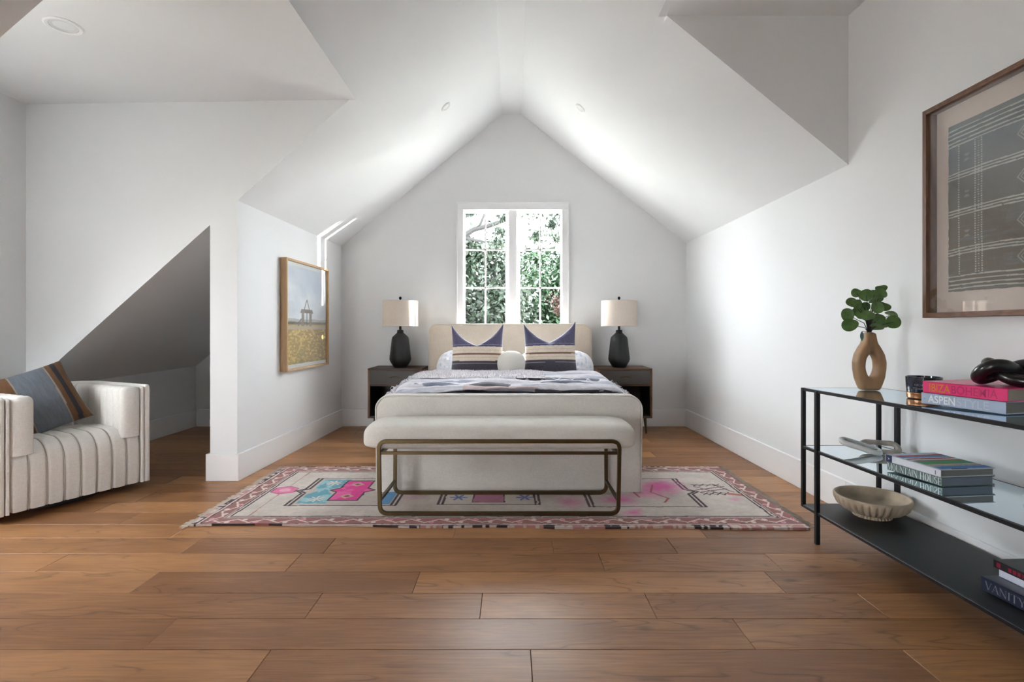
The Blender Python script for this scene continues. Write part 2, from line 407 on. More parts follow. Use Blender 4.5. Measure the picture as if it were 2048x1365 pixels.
# ------------------------------------------------------------------ floor planks
fl = MB().box(XL-.15, 2.15, YR-.2, YB+.18, -.08, -.019).build('floor', M_sub, smooth=False); struct(fl)
PW = .187; Y00 = 1.75
known = {0: [-1.235, .8125], -1: [-2.35, -.803, .062, 1.3], 1: [-2.2, -.766, -.119, .535, 1.394], 2: [-1.55, -.404, 1.11],
         3: [-2.1, -1.0, .411, 1.2], 4: [-2.6, -1.58, -.90, .20, .79], 5: [-2.9, -1.75, -.3, 1.0]}
x_end = 1.96
k0 = int(math.floor((YR-Y00)/PW)); k1 = int(math.ceil((YB-Y00)/PW))
for k in range(k0, k1):
    ya = Y00+k*PW; yb = ya+PW
    yb = min(yb, YB)
    if yb-ya < .02: continue
    if k in known: js = sorted(known[k])
    else:
        js = []; x = XL+random.uniform(.2, 1.9)
        while x < x_end-.2: js.append(x); x += random.choice([.75, 1.1, 1.5, 1.9, 2.1])*random.uniform(.9, 1.1)
    xs = [XL-.0]+[j for j in js if j > XL+.1]+[x_end]
    for a, b in zip(xs[:-1], xs[1:]):
        g = .0009; L = (b-a)/2-g; W = (yb-ya)/2-g; dz = random.uniform(-.0006, 0)
        q = MB().box(-L, L, -W, W, -.018, 0, bev=.0012, seg=1).build('plank', M_floor, fl, smooth=False)
        q.location = ((a+b)/2, (ya+yb)/2, dz)

# ------------------------------------------------------------------ window over the bed
win = bpy.data.objects.new('window_1', None); COL.objects.link(win); win.location = (0, YB, WZ0); struct(win)
def wz(z): return z-WZ0
m = MB()   # flat casing boards, standing proud of the wall
m.box(-.600, WX0+.012, -.022, 0, wz(1.04), wz(2.375), .002).box(WX1-.012, .616, -.022, 0, wz(1.04), wz(2.375), .002)
m.box(-.600, .616, -.022, 0, wz(2.3752), wz(2.447), .002)
m.box(-.608, -.596, -.032, 0, wz(1.04), wz(2.443), .003).box(.612, .624, -.032, 0, wz(1.04), wz(2.443), .003).box(-.608, .624, -.032, 0, wz(2.443), wz(2.456), .003)
m.build('casing', M_trim, win, smooth=False)
MB().box(-.63, .645, -.05, .05, wz(1.03), wz(1.06), .005).build('window_sill', M_trim, win, smooth=False)
m = MB()   # jambs, head and the post between the two sashes
m.box(WX0, WX0+.018, 0, .084, 0, wz(WZ1)).box(WX1-.018, WX1, 0, .084, 0, wz(WZ1)).box(WX0, WX1, 0, .084, wz(WZ1)-.018, wz(WZ1)).box(WX0, WX1, 0, .084, 0, .02)
m.box(-.035, .052, .006, .083, 0, wz(WZ1), .002)
m.build('jamb', M_trim, win, smooth=False)
for (g0, g1) in ((-.519, -.072), (.089, .536)):
    zt, zb = 2.354, 1.105
    s = MB(); f = .02; x0, x1 = g0-f, g1+f
    s.box(g0-.026 if g0 < 0 else g0-.034, g0, .042, .082, 0.02, wz(zt)+.015, .002).box(g1, g1+(.034 if g0 < 0 else .026), .042, .082, .02, wz(zt)+.015, .002)
    s.box(g0, g1, .042, .082, wz(zt), wz(zt)+.015).box(g0, g1, .042, .082, .02, wz(zb))
    so = s.build('sash', M_trim, win, smooth=False)
    mu = MB(); gx = (g0+g1)/2
    mu.box(gx-.008, gx+.008, .050, .074, wz(zb), wz(zt)).build('muntin', M_trim, so, smooth=False)
    for zz in (1.945, 1.523):
        MB().box(g0, g1, .050, .074, wz(zz)-.008, wz(zz)+.008).build('muntin', M_trim, so, smooth=False)
    zs = [zb, 1.523, 1.945, zt]; xs2 = [g0, gx, g1]
    for i in range(2):
        for j in range(3):
            MB().box(xs2[i]+.004, xs2[i+1]-.004, .061, .063, wz(zs[j])+.004, wz(zs[j+1])-.004).build('pane', M_glass, so, smooth=False)

# ------------------------------------------------------------------ recessed ceiling lights
def downlight(loc, nrm, r, label):
    o = thing('recessed_light', label, 'ceiling light', loc, group='recessed ceiling lights')
    o.rotation_euler = Vector(nrm).to_track_quat('-Z', 'Y').to_euler()
    MB().lathe([(r*.72, .004), (r*.74, -.004), (r*.9, -.008), (r, -.003), (r, .006)], 40).build('trim_ring', M_trim, o)
    MB().lathe([(0.001, .0005), (r*.5, .0005), (r*.72, -.003), (r*.72, .005)], 32).build('diffuser', mat('light diffuser', (225, 225, 225), .35), o)
downlight((-2.372, 2.777, ZLF), (0, 0, -1), .087, 'large round recessed light in the flat dormer ceiling at left')
yl = 4.75; xl = -.597; downlight((xl, yl, float(zL(xl, yl))), (.84, 0, -1), .052, 'small round recessed light on the left slope above the bed')
xr = .615; yl = 4.72; downlight((xr, yl, float(zR(xr, yl))), (-.79, 0, -1), .052, 'small round recessed light on the right slope above the bed')

# ------------------------------------------------------------------ rug
def seg_d(x, y, ax, ay, bx, by):
    dx, dy = bx-ax, by-ay; t = np.clip(((x-ax)*dx+(y-ay)*dy)/(dx*dx+dy*dy), 0, 1); return np.hypot(x-ax-t*dx, y-ay-t*dy)
def rug_paint(co):
    x = co[:, 0]; y = co[:, 1]; n = len(x)
    wob = (fbm(x*5, y*5, 3)-.5)*.03
    x = x+wob*.5; y = y+(fbm(x*4, y*4, 9)-.5)*.02
    col = np.tile(np.array([208, 198, 190.]), (n, 1))
    col *= (1+(fbm(co[:, 0]*9, co[:, 1]*9, 21)-.5)*.16)[:, None]
    sh = np.clip((x+.4)/1.2, 0, 1)[:, None]; col = col*(1-sh*.06)+np.array([196, 172, 165.])*sh*.06
    def put(mask, c, a=1.0):
        a = np.where(mask, a, 0.)[:, None] if not hasattr(a, 'shape') else (mask*a)[:, None]
        col[:] = col*(1-a)+np.array(c, float)*a
    DK = (62, 44, 48); RD = (142, 98, 90); PK = (228, 62, 150); BL = (104, 166, 186)
    L, R, B, T = -1.742, 1.585, 2.815, 4.03
    iL, iR, iB, iT = -1.575, 1.465, 2.965, 3.875
    inner = (x > iL) & (x < iR) & (y > iB) & (y < iT)
    # border band
    out = ~inner
    put(out, (206, 190, 182))
    ex = np.maximum(np.maximum(iL-x, x-iR), np.maximum(iB-y, y-iT))   # distance outward from inner field
    put(out & (ex < .011), DK); put(out & (ex > .022) & (ex < .030), DK)
    band = out & (ex > .036) & (ex < .115)
    put(band, RD); put(band, (196, 120, 130), .5*vn(x*3, y*3, 4))
    al = np.where((np.maximum(iL-x, x-iR) > np.maximum(iB-y, y-iT)), y, x)     # coordinate along the border
    zig = np.abs(((al/.16) % 1)*2-1)
    put(band & (np.abs((ex-.052)/.047-zig) < .13), (222, 206, 196))
    cell = np.floor(al/.08).astype(np.int64); fx = (al/.08) % 1-.5; ce = np.where(cell % 2 == 0, .095, .057)
    put(band & (np.hypot(fx*.08, ex-ce) < .014), (224, 205, 200)); put(band & (np.hypot(fx*.08, ex-ce) < .011) & (cell % 3 == 0), (226, 120, 150))
    put(out & (ex > .115) & (ex < .121), DK); put(out & (ex > .121) & (ex < .133), (214, 196, 188)); 
    nz = vn(al*9, 0*al, 8)
    put(out & (ex > .133), DK); put(out & (ex > .133) & (nz > .5), (190, 140, 135)); put(out & (ex > .133) & (nz > .92), (216, 80, 150))
    put(out & (ex > .143) & (vn(al*60, ex*10, 5) > .5), (215, 200, 192))
    # medallion frames
    def frame(x0, x1, y0, y1, notchL=0, notchR=0, lw=.010, c=DK, dbl=True):
        ym = (y0+y1)/2
        # left side
        for s_, xx, nt in ((-1, x0, notchL), (1, x1, notchR)):
            pts = [(xx, y0), (xx, ym-.045), (xx+s_*nt, ym), (xx, ym+.045), (xx, y1)]
            for off in ((0, .026) if dbl else (0,)):
                for a, b in zip(pts[:-1], pts[1:]):
                    put(seg_d(x, y, a[0]-s_*off, a[1], b[0]-s_*off, b[1]) < lw*.75, c)
        put(seg_d(x, y, x0, y0, x1, y0) < lw*.5, c); put(seg_d(x, y, x0, y1, x1, y1) < lw*.5, c)
    ins = inner
    # first medallion
    put((x > -1.345) & (x < -.72) & (y > 3.155) & (y < 3.70), (190, 178, 170), .6)
    hour = ((np.abs(x+1.215) < .095) & ((np.abs(y-3.60) < .085) | (np.abs(y-3.265) < .085))) | ((np.abs(x+1.23) < .04+.5*np.abs(y-3.43)) & (np.abs(y-3.43) < .1))
    put(hour, BL); put(hour & (fbm(x*22, y*22, 2) > .56), (150, 198, 205))
    for cy in (3.60, 3.265):
        a = np.arctan2(y-cy, x+1.215); r = np.hypot(x+1.215, y-cy)
        put(r < .034+.026*np.cos(a*8), (222, 214, 206))
    pink = ((np.abs(x+1.045) < .085) & (np.abs(y-3.445) < .20)) | (np.abs(x+1.045)+np.abs(y-3.445)*1.2 < .135)
    pk2 = ((np.abs(x+1.045) < .097) & (np.abs(y-3.445) < .212)) | (np.abs(x+1.045)+np.abs(y-3.445)*1.2 < .155)
    put(pk2, DK); put(pink, PK); put(pink & (fbm(x*18, y*18, 6) > .55), (236, 96, 170))
    for cy in (3.57, 3.32):
        put((np.abs(x+1.045)+np.abs(y-cy) < .045), (212, 170, 150)); put((np.abs(x+1.045)+np.abs(y-cy) < .022), (150, 70, 90))
    put((x > -.80) & (x < -.74) & (y > 3.17) & (y < 3.69), (90, 150, 200))
    frame(-1.36, -.70, 3.143, 3.71, .05, -.05)
    # pink hexagon at far left
    hx = np.maximum(np.abs(x+1.49), .5*np.abs(x+1.49)+.9*np.abs(y-3.442))
    put(hx < .078, (150, 60, 90)); put(hx < .070, (226, 120, 165)); put(hx < .035, (232, 170, 190))
    put((np.abs(x+1.49) < .004) & (np.abs(y-3.442) > .09) & inner, (176, 130, 110))
    # middle medallion beneath the bench
    frame(-.45, .17, 3.157, 3.71, .0, .0)
    for cx, cc in ((-.335, (92, 110, 176)), (.08, (104, 110, 186))):
        for cy in (3.29, 3.56):
            a = np.arctan2(y-cy, x-cx); r = np.hypot(x-cx, y-cy); put(r < .035+.025*np.cos(a*6), cc)
    put((x > -.24) & (x < -.05) & (y > 3.2) & (y < 3.42), (176, 92, 130), .75)
    frame(-.24, -.05, 3.2, 3.66, 0, 0, lw=.006, dbl=False)
    # right medallion
    frame(.46, 1.155, 3.12, 3.70, .0, .05)
    for (cx, cy, rr, aa) in ((1.0, 3.52, .2, .9), (.66, 3.25, .14, .8), (.36, 3.2, .12, .5), (.70, 3.02, .08, .7), (.85, 3.35, .12, .4), (1.38, 3.25, .05, .3), (.3, 3.5, .2, .4), (-.62, 3.3, .1, .25)):
        q = np.clip(1-np.hypot(x-cx, (y-cy))/rr+(fbm(x*12, y*12, 14)-.5)*.9, 0, 1)*aa
        put(inner, (232, 92, 170), q)
    for pts in (((.62, 3.66), (.72, 3.45), (.78, 3.45), (.80, 3.30)), ((.95, 3.55), (.90, 3.40), (.98, 3.28), (.93, 3.2))):
        for a, b in zip(pts[:-1], pts[1:]): put(seg_d(x, y, a[0], a[1], b[0], b[1]) < .007, (180, 96, 100))
    # zigzag motif at the right
    for a, b in (((1.20, 3.44), (1.42, 3.52)), ((1.22, 3.40), (1.42, 3.47)), ((1.22, 3.52), (1.36, 3.34)), ((1.36, 3.56), (1.44, 3.40))):
        put(seg_d(x, y, a[0], a[1], b[0], b[1]) < .006, (110, 70, 80))
    for cx in (1.24, 1.33, 1.28, 1.38):
        for cy in (3.37, 3.55):
            put((np.abs(np.abs(x-cx)-np.abs(y-cy)) < .006) & (np.abs(x-cx) < .025), DK)
    put((seg_d(x, y, 1.40, 3.36, 1.47, 3.33) < .02) & inner, (190, 110, 96))
    return np.clip(col, 0, 255)
L, R, B, T = -1.742, 1.585, 2.815, 4.03
nx, ny = 620, 250
gx = np.linspace(L, R, nx); gy = np.linspace(B, T, ny)
X, Y = np.meshgrid(gx, gy, indexing='ij')
edge = np.clip(1-(Y-B)/.25, 0, 1)
Yw = Y+edge*((fbm(X*2.2, X*0, 31)-.5)*.05-(X-0)*.016)
Xw = X+np.where(X < 0, 1, -1)*0+(fbm(Y*4, Y*0, 33)-.5)*.02*np.clip(1-np.minimum(X-L, R-X)/.2, 0, 1)
Z = .011+.0015*fbm(X*60, Y*60, 2)+.008*np.clip(fbm(X*6, Y*6, 12)-.55, 0, 1)*np.clip(1-np.minimum(np.minimum(X-L, R-X), np.minimum(Y-B, T-Y))/.15, 0, 1)
rm = MB(); rm.grid(Xw, Yw, Z)
base_idx = lambda i, j: i*ny+j
ring = [(i, 0) for i in range(nx)]+[(nx-1, j) for j in range(ny)]+[(i, ny-1) for i in range(nx-1, -1, -1)]+[(0, j) for j in range(ny-1, -1, -1)]
rv = []; top = []
for (i, j) in ring: rv.append((Xw[i, j], Yw[i, j], 0.001)); top.append(base_idx(i, j))
o0 = len(rm.v); rm.v += [tuple(map(float, q)) for q in rv]
for k in range(len(ring)-1): rm.f.append((top[k], top[k+1], o0+k+1, o0+k))
rug = rm.build('area_rug', M_rug, paint=rug_paint, ang=180, fix=False)
tag(rug, 'faded pink and cream oriental runner rug lying under the bed foot and bench', 'rug')
fr = MB(); rng = random.Random(3)
for side, x0 in ((-1, L), (1, R)):
    for k in range(330):
        y = B+(T-B)*k/330+rng.uniform(-.002, .002); ln = rng.uniform(.02, .055); dy = rng.uniform(-.02, .02); wd = .0022
        zz = .006+rng.uniform(0, .006)
        x1 = x0+side*ln
        fr.add([(x0-side*.005, y-wd, zz), (x0-side*.005, y+wd, zz), (x1, y+dy+wd*.5, .002), (x1, y+dy-wd*.5, .002), (x0-side*.005, y, zz+.004), (x1, y+dy, .004)],
               [(0, 1, 4), (0, 4, 5, 3), (1, 2, 5, 4), (2, 3, 5)])
f = fr.build('fringe', M_fringe, rug); f['kind'] = 'stuff'

# ------------------------------------------------------------------ bed
bed = thing('bed', 'upholstered linen sleigh bed with tall headboard under the window', 'bed', (-.02, 4.5, .0))
def board(name, hw, zb, zt, y0, y1, lean, r, m, par, sgn=-1):
    """upholstered board: rounded outline extruded, edges rolled, top leaning outward"""
    ns = 10; out = []
    out.append((-hw, zb)); 
    for k in range(ns+1): a = PI-PI/2*k/ns; out.append((-hw+r+r*math.cos(a), zt-r+r*math.sin(a)))
    for k in range(ns+1): a = PI/2-PI/2*k/ns; out.append((hw-r+r*math.cos(a), zt-r+r*math.sin(a)))
    out.append((hw, zb))
    # resample sides for bending
    P = []
    for a, b in zip(out[:-1], out[1:]):
        d = math.hypot(b[0]-a[0], b[1]-a[1]); q = max(1, int(d/.06))
        for i in range(q): P.append((a[0]+(b[0]-a[0])*i/q, a[1]+(b[1]-a[1])*i/q))
    P.append(out[-1])
    er = .026; cx = 0; cz = (zb+zt)/2
    def inset(p, e):
        # shrink toward centre by e near the border
        x, z = p; sx = (hw-e)/hw; return (x*sx, zb+(z-zb)*(zt-e-zb)/(zt-zb))
    rings = []
    for k in range(5): a = PI/2*k/4; rings.append((er*(1-math.sin(a)), y0+er*(1-math.cos(a))))
    for k in range(5): a = PI/2*k/4; rings.append((er*(1-math.cos(a)), y1-er*(1-math.sin(a))))
    mb = MB(); vs = []; n_ = len(P)
    bend = lambda z: sgn*lean*max(0, (z-zb)/(zt-zb))**2.2
    for e, yy in rings:
        for p in P: x, z = inset(p, e); vs.append((x, yy+bend(z), z))
    fs = []
    for i in range(len(rings)-1):
        for k in range(n_-1): fs.append((i*n_+k, i*n_+k+1, (i+1)*n_+k+1, (i+1)*n_+k))
    mb.add(vs, fs)
    # faces front/back: rows joining left and right outline halves
    for ri in (0, len(rings)-1):
        e, yy = rings[ri]; hl = n_//2
        rows = []
        for k in range(hl):
            a = inset(P[k], e); b = inset(P[n_-1-k], e)
            rows.append([(a[0]+(b[0]-a[0])*t/12, yy+bend(a[1]), a[1]) for t in range(13)])
        A = np.array(rows); mb.grid(A[:, :, 0], A[:, :, 1], A[:, :, 2])
    o = mb.build(name, m, par, weld=.0005, ang=60)
    pp = MB(); pts = []
    e, yy = rings[1]
    for p in P: x, z = inset(p, .004); pts.append((x, y0+.004+bend(z) if sgn < 0 else y0+.004+bend(z), z))
    pp.tube(pts, .0042, 6, up=(0, 1, 0)); pp.build('piping', M_pipe, o)
    return o
board('footboard', .862, .012, .645, -1.10, -.985, .035, .095, M_linen, bed, -1)
board('headboard', .865, .03, 1.125, 1.03, 1.17, .05, .085, M_head, bed, 1)
for sx in (-1, 1):
    MB().box(sx*.862-.04, sx*.862+.0, -.99, 1.04, .04, .40, .015, 3).build('side_rail', M_linen, bed) if sx > 0 else MB().box(-.862, -.822, -.99, 1.04, .04, .40, .015, 3).build('side_rail', M_linen, bed)
MB().box(-.80, .80, -.97, 1.02, .28, .60, .06, 4).build('mattress', M_white, bed)

# duvet
def sheet(x0, x1, y0, y1, ztop, drop, nx, ny, fold, seed, thick=.012, ymin_drop=None):
    u = np.linspace(-1, 1, nx)[:, None]*np.ones((1, ny)); v = np.linspace(0, 1, ny)[None, :]*np.ones((nx, 1))
    hw = (x1-x0)/2; cx = (x0+x1)/2; full = hw+drop
    s = u*full; over = np.clip(np.abs(s)-(hw-.05), 0, None)
    ang = np.clip(over/.08, 0, PI/2)
    X = cx+np.sign(s)*(np.minimum(np.abs(s), hw-.05)+.08*np.sin(ang)*1.0)
    Zd = .08*(1-np.cos(ang))+np.clip(over-.08*PI/2, 0, None)
    Y = y0+(y1-y0)*v
    Z = ztop-Zd+fold(s, Y)+.042*np.clip((Y-3.6)/.9, 0, 1)
    return X, Y, Z, s
def dfold(s, Y): return .012*(fbm(s*4+3, Y*3, 5)-.5)+.006*(fbm(s*14, Y*9, 6)-.5)
X, Y, Z, s_ = sheet(-.83, .79, 3.60, 5.45, .606, .16, 120, 90, dfold, 1)
dv = MB(); dv.grid(X, Y, Z)
d = dv.build('duvet', M_white, ang=180, fix=False); tag(d, 'white duvet spread over the bed mattress', 'bedding')
md = d.modifiers.new('s', 'SOLIDIFY'); md.thickness = .02; md.offset = -1

# patterned throw blanket, rumpled, toward the foot
def tfold(s, Y):
    a = np.abs(np.sin((Y*2.6+.5*fbm(s*2.2, Y*1.2, 8)+s*.22)*PI*1.9))
    return flat_(s, Y)*.046*a*fbm(s*2.6+9, Y*2.2, 13)*1.3+.010*fbm(s*11, Y*16, 4)
flat_ = lambda s, Y: 1-.75*np.exp(-((s-.36)/.3)**2-((Y-4.2)/.17)**2)
def back(s): return 4.58+.10*np.sin(s*2.2+.4)-.05*np.abs(s)
nx, ny = 260, 150
u = np.linspace(-.86, .84, nx)[:, None]*np.ones((1, ny)); v = np.linspace(0, 1, ny)[None, :]*np.ones((nx, 1))
Yt = 3.60+(back(u)-3.60)*v
ov = np.clip(np.abs(u+.02)-.74, 0, None)
tbase = lambda Y: .622+.042*np.clip((Y-3.6)/.9, 0, 1.2)
Zt = tbase(Yt)+tfold(u, Yt)-ov*ov*6
def throw_paint(co):
    x = co[:, 0]; y = co[:, 1]; n = len(x); col = np.tile(np.array([218, 216, 224.]), (n, 1))
    warp = (fbm(x*2.2, y*1.2, 8)-.5)*.10+x*.05
    yy = y+warp
    def put(mk, c): col[mk] = c
    DKB = (58, 62, 76)
    stv = np.clip((fbm(x*2.6+3, yy*16, 41)-.53)*7, 0, 1)[:, None]*.6; col = col*(1-stv)+np.array([138, 144, 166.])*stv  # bluish grey streaks put shading into the cloth colour
    def lens(cx, cy, hx, hy, j=.0): return (np.abs(yy-cy) < hy*np.sqrt(np.clip(1-((x-cx)/hx)**2, 0, 1))+(fbm(x*8, y*3, 31)-.5)*j)
    b1 = lens(.36, 4.20, .33, .15) & (np.abs(x-.36) < .33); put(b1, DKB)
    put(b1 & ((np.abs(((x/.12+(yy-4.2)/.3) % 1)-.5) > .455) | (np.abs(((x/.12-(yy-4.2)/.3) % 1)-.5) > .455)), (196, 196, 206))
    put((yy < 3.70+(fbm(x*12, y*4, 3)-.5)*.12) & (np.abs(x+.08) < .26), (196, 178, 178))
    put(lens(-.17, 3.80, .15, .07, .06) & (np.abs(x+.17) < .16), (70, 70, 80))
    put((np.abs(yy-3.70) < .035) & (x > .16) & (x < .7) & (fbm(x*6, y*3, 3) > .32), (52, 44, 50))
    put(lens(.42, 3.95, .22, .05, .10) & (np.abs(x-.42) < .3), (84, 88, 106))
    put(lens(-.52, 3.84, .14, .06, .10) & (np.abs(x+.52) < .2), (104, 112, 134))
    put(lens(-.45, 4.02, .2, .03, .06) & (np.abs(x+.45) < .25), (150, 156, 174))
    put(lens(.60, 4.12, .12, .03, .06) & (np.abs(x-.60) < .2), (130, 136, 156))
    col *= (1+(fbm(x*40, y*40, 7)-.5)*.12)[:, None]
    return np.clip(col, 0, 255)
tb = MB(); tb.grid(u-.0, Yt, Zt)
throw = tb.build('throw_blanket', M_attr, ang=180, paint=throw_paint, fix=False)
tag(throw, 'rumpled grey white throw blanket with dark zigzag stripe across the bed foot', 'blanket')
md = throw.modifiers.new('s', 'SOLIDIFY'); md.thickness = .008; md.offset = -1
fm = MB(); rng = random.Random(5)
def tz(x, y): return float(tbase(y))+float(tfold(np.array(x), np.array(y)))-max(0, abs(x+.02)-.74)**2*6
for k in range(520):
    side = rng.choice((-1, 1)); y = rng.uniform(3.62, 4.5); x = -.855 if side < 0 else .835; z = tz(x, y)
    dx = side*rng.uniform(.0, .035); p = [(x, y, z+.002), (x+dx, y+rng.uniform(-.02, .02), z+rng.uniform(-.01, .025)), (x+dx*1.5, y+rng.uniform(-.04, .04), z-rng.uniform(.0, .05))]
    fm.tube(p, [.0022, .0022, .0012], 4)
q = fm.build('tassels', M_fur, throw); q['kind'] = 'stuff'

# sheepskin: shaggy wool at the upper left of the throw
sk = MB(); nx, ny = 90, 50
u = np.linspace(-.80, .26, nx)[:, None]*np.ones((1, ny)); v = np.linspace(0, 1, ny)[None, :]*np.ones((nx, 1))
y0 = 4.20+.0*u; Ys = 4.18+(4.66+.03*np.sin(u*9)-4.18)*v
bulk = .022*np.sqrt(np.clip(1-(2*v-1)**2, 0, 1))*np.sqrt(np.clip(1-((u+.27)/.54)**4, 0, 1))+.012*fbm(u*7, Ys*7, 19)
Zs = .672+bulk-np.clip(np.abs(u+.02)-.74, 0, None)**2*6
sk.grid(u, Ys, Zs)
skin = sk.build('sheepskin_throw', M_fur, ang=180, fix=False)
tag(skin, 'shaggy white sheepskin lying on the bed in front of the striped pillows', 'throw')
fu = MB(); rng = np.random.RandomState(4)
ns = 9000; iu = rng.randint(0, nx, ns); iv = rng.randint(0, ny, ns)
# add border strands so that the outline is ragged
iv[:2500] = ny-1; iu[2500:3300] = 0
for a, b in zip(iu, iv):
    x, y, z = u[a, b]+rng.uniform(-.006, .006), Ys[a, b]+rng.uniform(-.006, .006), Zs[a, b]
    ln = rng.uniform(.012, .036); an = rng.uniform(0, 2*PI); dx, dy = math.cos(an)*ln*.8, math.sin(an)*ln*.8
    wx, wy = -math.sin(an)*.0013, math.cos(an)*.0013
    up = rng.uniform(.004, .022)
    fu.add([(x-wx, y-wy, z-.002), (x+wx, y+wy, z-.002), (x+dx*.6+wx, y+dy*.6+wy, z+up), (x+dx, y+dy, z+up*.7), (x+dx*.6-wx, y+dy*.6-wy, z+up)], [(0, 1, 2, 4), (4, 2, 3)])
q = fu.build('wool_strands', M_fur, skin, fix=False, smooth=False); q['kind'] = 'stuff'

# pillows
def pillow_mb(w_, h_, t_, chop=0, ear=.0, n=56, seed=0, pin=.07, wr=.004, ex=.5, rnd=0):
    u = np.linspace(-1, 1, n)[:, None]*np.ones((1, n)); v = np.linspace(-1, 1, n)[None, :]*np.ones((n, 1))
    x = w_/2*u*(1-pin*(1-v*v)*np.abs(u)**2); z = h_/2*v*(1-pin*(1-u*u)*np.abs(v)**2)
    x = x*np.sqrt(1-rnd*v*v); z = z*np.sqrt(1-rnd*u*u)
    vt = np.clip((v-.05)/.95, 0, 1)
    vc = chop*np.clip(1-np.abs(u+.04)**1.2, 0, 1)
    z = z-vc*vt**1.25
    z = z+ear*np.abs(u)**6*vt**3; x = x*(1-0.02*vt)
    th = t_/2*((1-u**2)**ex)*((1-v**2)**ex)
    th = th*(1+.15*(fbm(u*2+seed, v*2, seed)-.5))
    # V-fold crease
    if chop: th = th*(1-.55*np.exp(-(u/.10)**2)*vt**1.2)+.012*np.exp(-((np.abs(u)-.3)/.16)**2)*vt*(1-v**4)
    wrn = wr*(fbm(u*7+seed, v*5, seed+3)-.5)*2*(1-np.maximum(np.abs(u), np.abs(v))**6)
    m = MB(); m.grid(x, -th+wrn, z); m.grid(x, th+wrn, z)
    return m
def pillow(name, label, w_, h_, t_, loc, rx, rz=0, m=None, paint=None, group=None, ry=0, **k):
    mb = pillow_mb(w_, h_, t_, **k)
    o = mb.build(name, m, ang=180, paint=paint, weld=.0008)
    o.location = loc; o.rotation_mode = 'YXZ'; o.rotation_euler = (rx, ry, rz); tag(o, label, 'pillow', group); return o
def blue_stripes(co, ch=.17):
    z = co[:, 2]; x = co[:, 0]; n = len(z); c_ = np.tile(np.array([66, 62, 74.]), (n, 1))
    # lighter blue top: sheen of the window light put into the colour
    c_[z > .03] = (80, 78, 110)
    c_[(z > -.095) & (z < .035)] = (226, 212, 194)
    c_[(z > -.040) & (z < -.026)] = (120, 84, 66)
    c_[(z > -.068) & (z < -.062)] = (200, 184, 164); c_[(z > -.002) & (z < .004)] = (206, 190, 170)
    c_[(z > -.122) & (z < -.118)] = (160, 156, 164); c_[(z > .052) & (z < .056)] = (150, 148, 168)
    c_ *= (1+(fbm(x*90, z*90, 3)-.5)*.10)[:, None]
    return c_
g = 'dark striped cushions on the bed'
pillow('throw_pillow', 'left dark blue cushion with cream stripe band leaning on the bed', .50, .46, .17, (-.322, 4.90, .86), -.16, .05, M_pilf, blue_stripes, g, chop=.17, ear=.03, n=90, seed=2)
pillow('throw_pillow', 'right dark blue cushion with cream stripe band leaning on the bed', .50, .475, .17, (.355, 4.90, .87), -.16, -.07, M_pilf, blue_stripes, g, chop=.15, ear=.03, n=90, seed=5, ry=-.02)
def pil_paint(co):
    x = co[:, 0]; n = len(x); c_ = np.tile(np.array([232, 233, 240.]), (n, 1))
    c_[(np.abs((x/.045) % 1-.5) < .06)] = (196, 204, 226); return c_
g = 'white sleeping pillows against the headboard'
pillow('sleeping_pillow', 'white striped sleeping pillow behind the left dark cushion', .86, .46, .27, (-.365, 5.24, .70), -.8, 0, M_attr, pil_paint, g, pin=.10, n=70, seed=8, wr=.02, ex=.55, rnd=.42)
pillow('sleeping_pillow', 'white striped sleeping pillow behind the right dark cushion', .84, .44, .27, (.435, 5.24, .70), -.8, 0, M_attr, pil_paint, g, pin=.10, n=70, seed=11, wr=.02, ex=.55, rnd=.42)
# boucle ball cushion
bc = MB(); n_ = 48
th = np.linspace(0, PI, n_)[:, None]*np.ones((1, 72)); ph = np.linspace(0, 2*PI, 72)[None, :]*np.ones((n_, 1))
r = .128*(1+.018*(fbm(th*14, ph*9*np.sin(th)+4, 3)-.5))
sup = lambda c_: np.sign(c_)*np.abs(c_)**.85
bc.grid(r*sup(np.sin(th))*np.cos(ph), 0.82*r*np.sin(th)*np.sin(ph), .94*r*sup(np.cos(th)))
o = bc.build('round_cushion', M_boucle, ang=180, weld=.0005); o.location = (-.007, 4.82, .747)
tag(o, 'small round white boucle cushion between the two dark pillows', 'cushion')

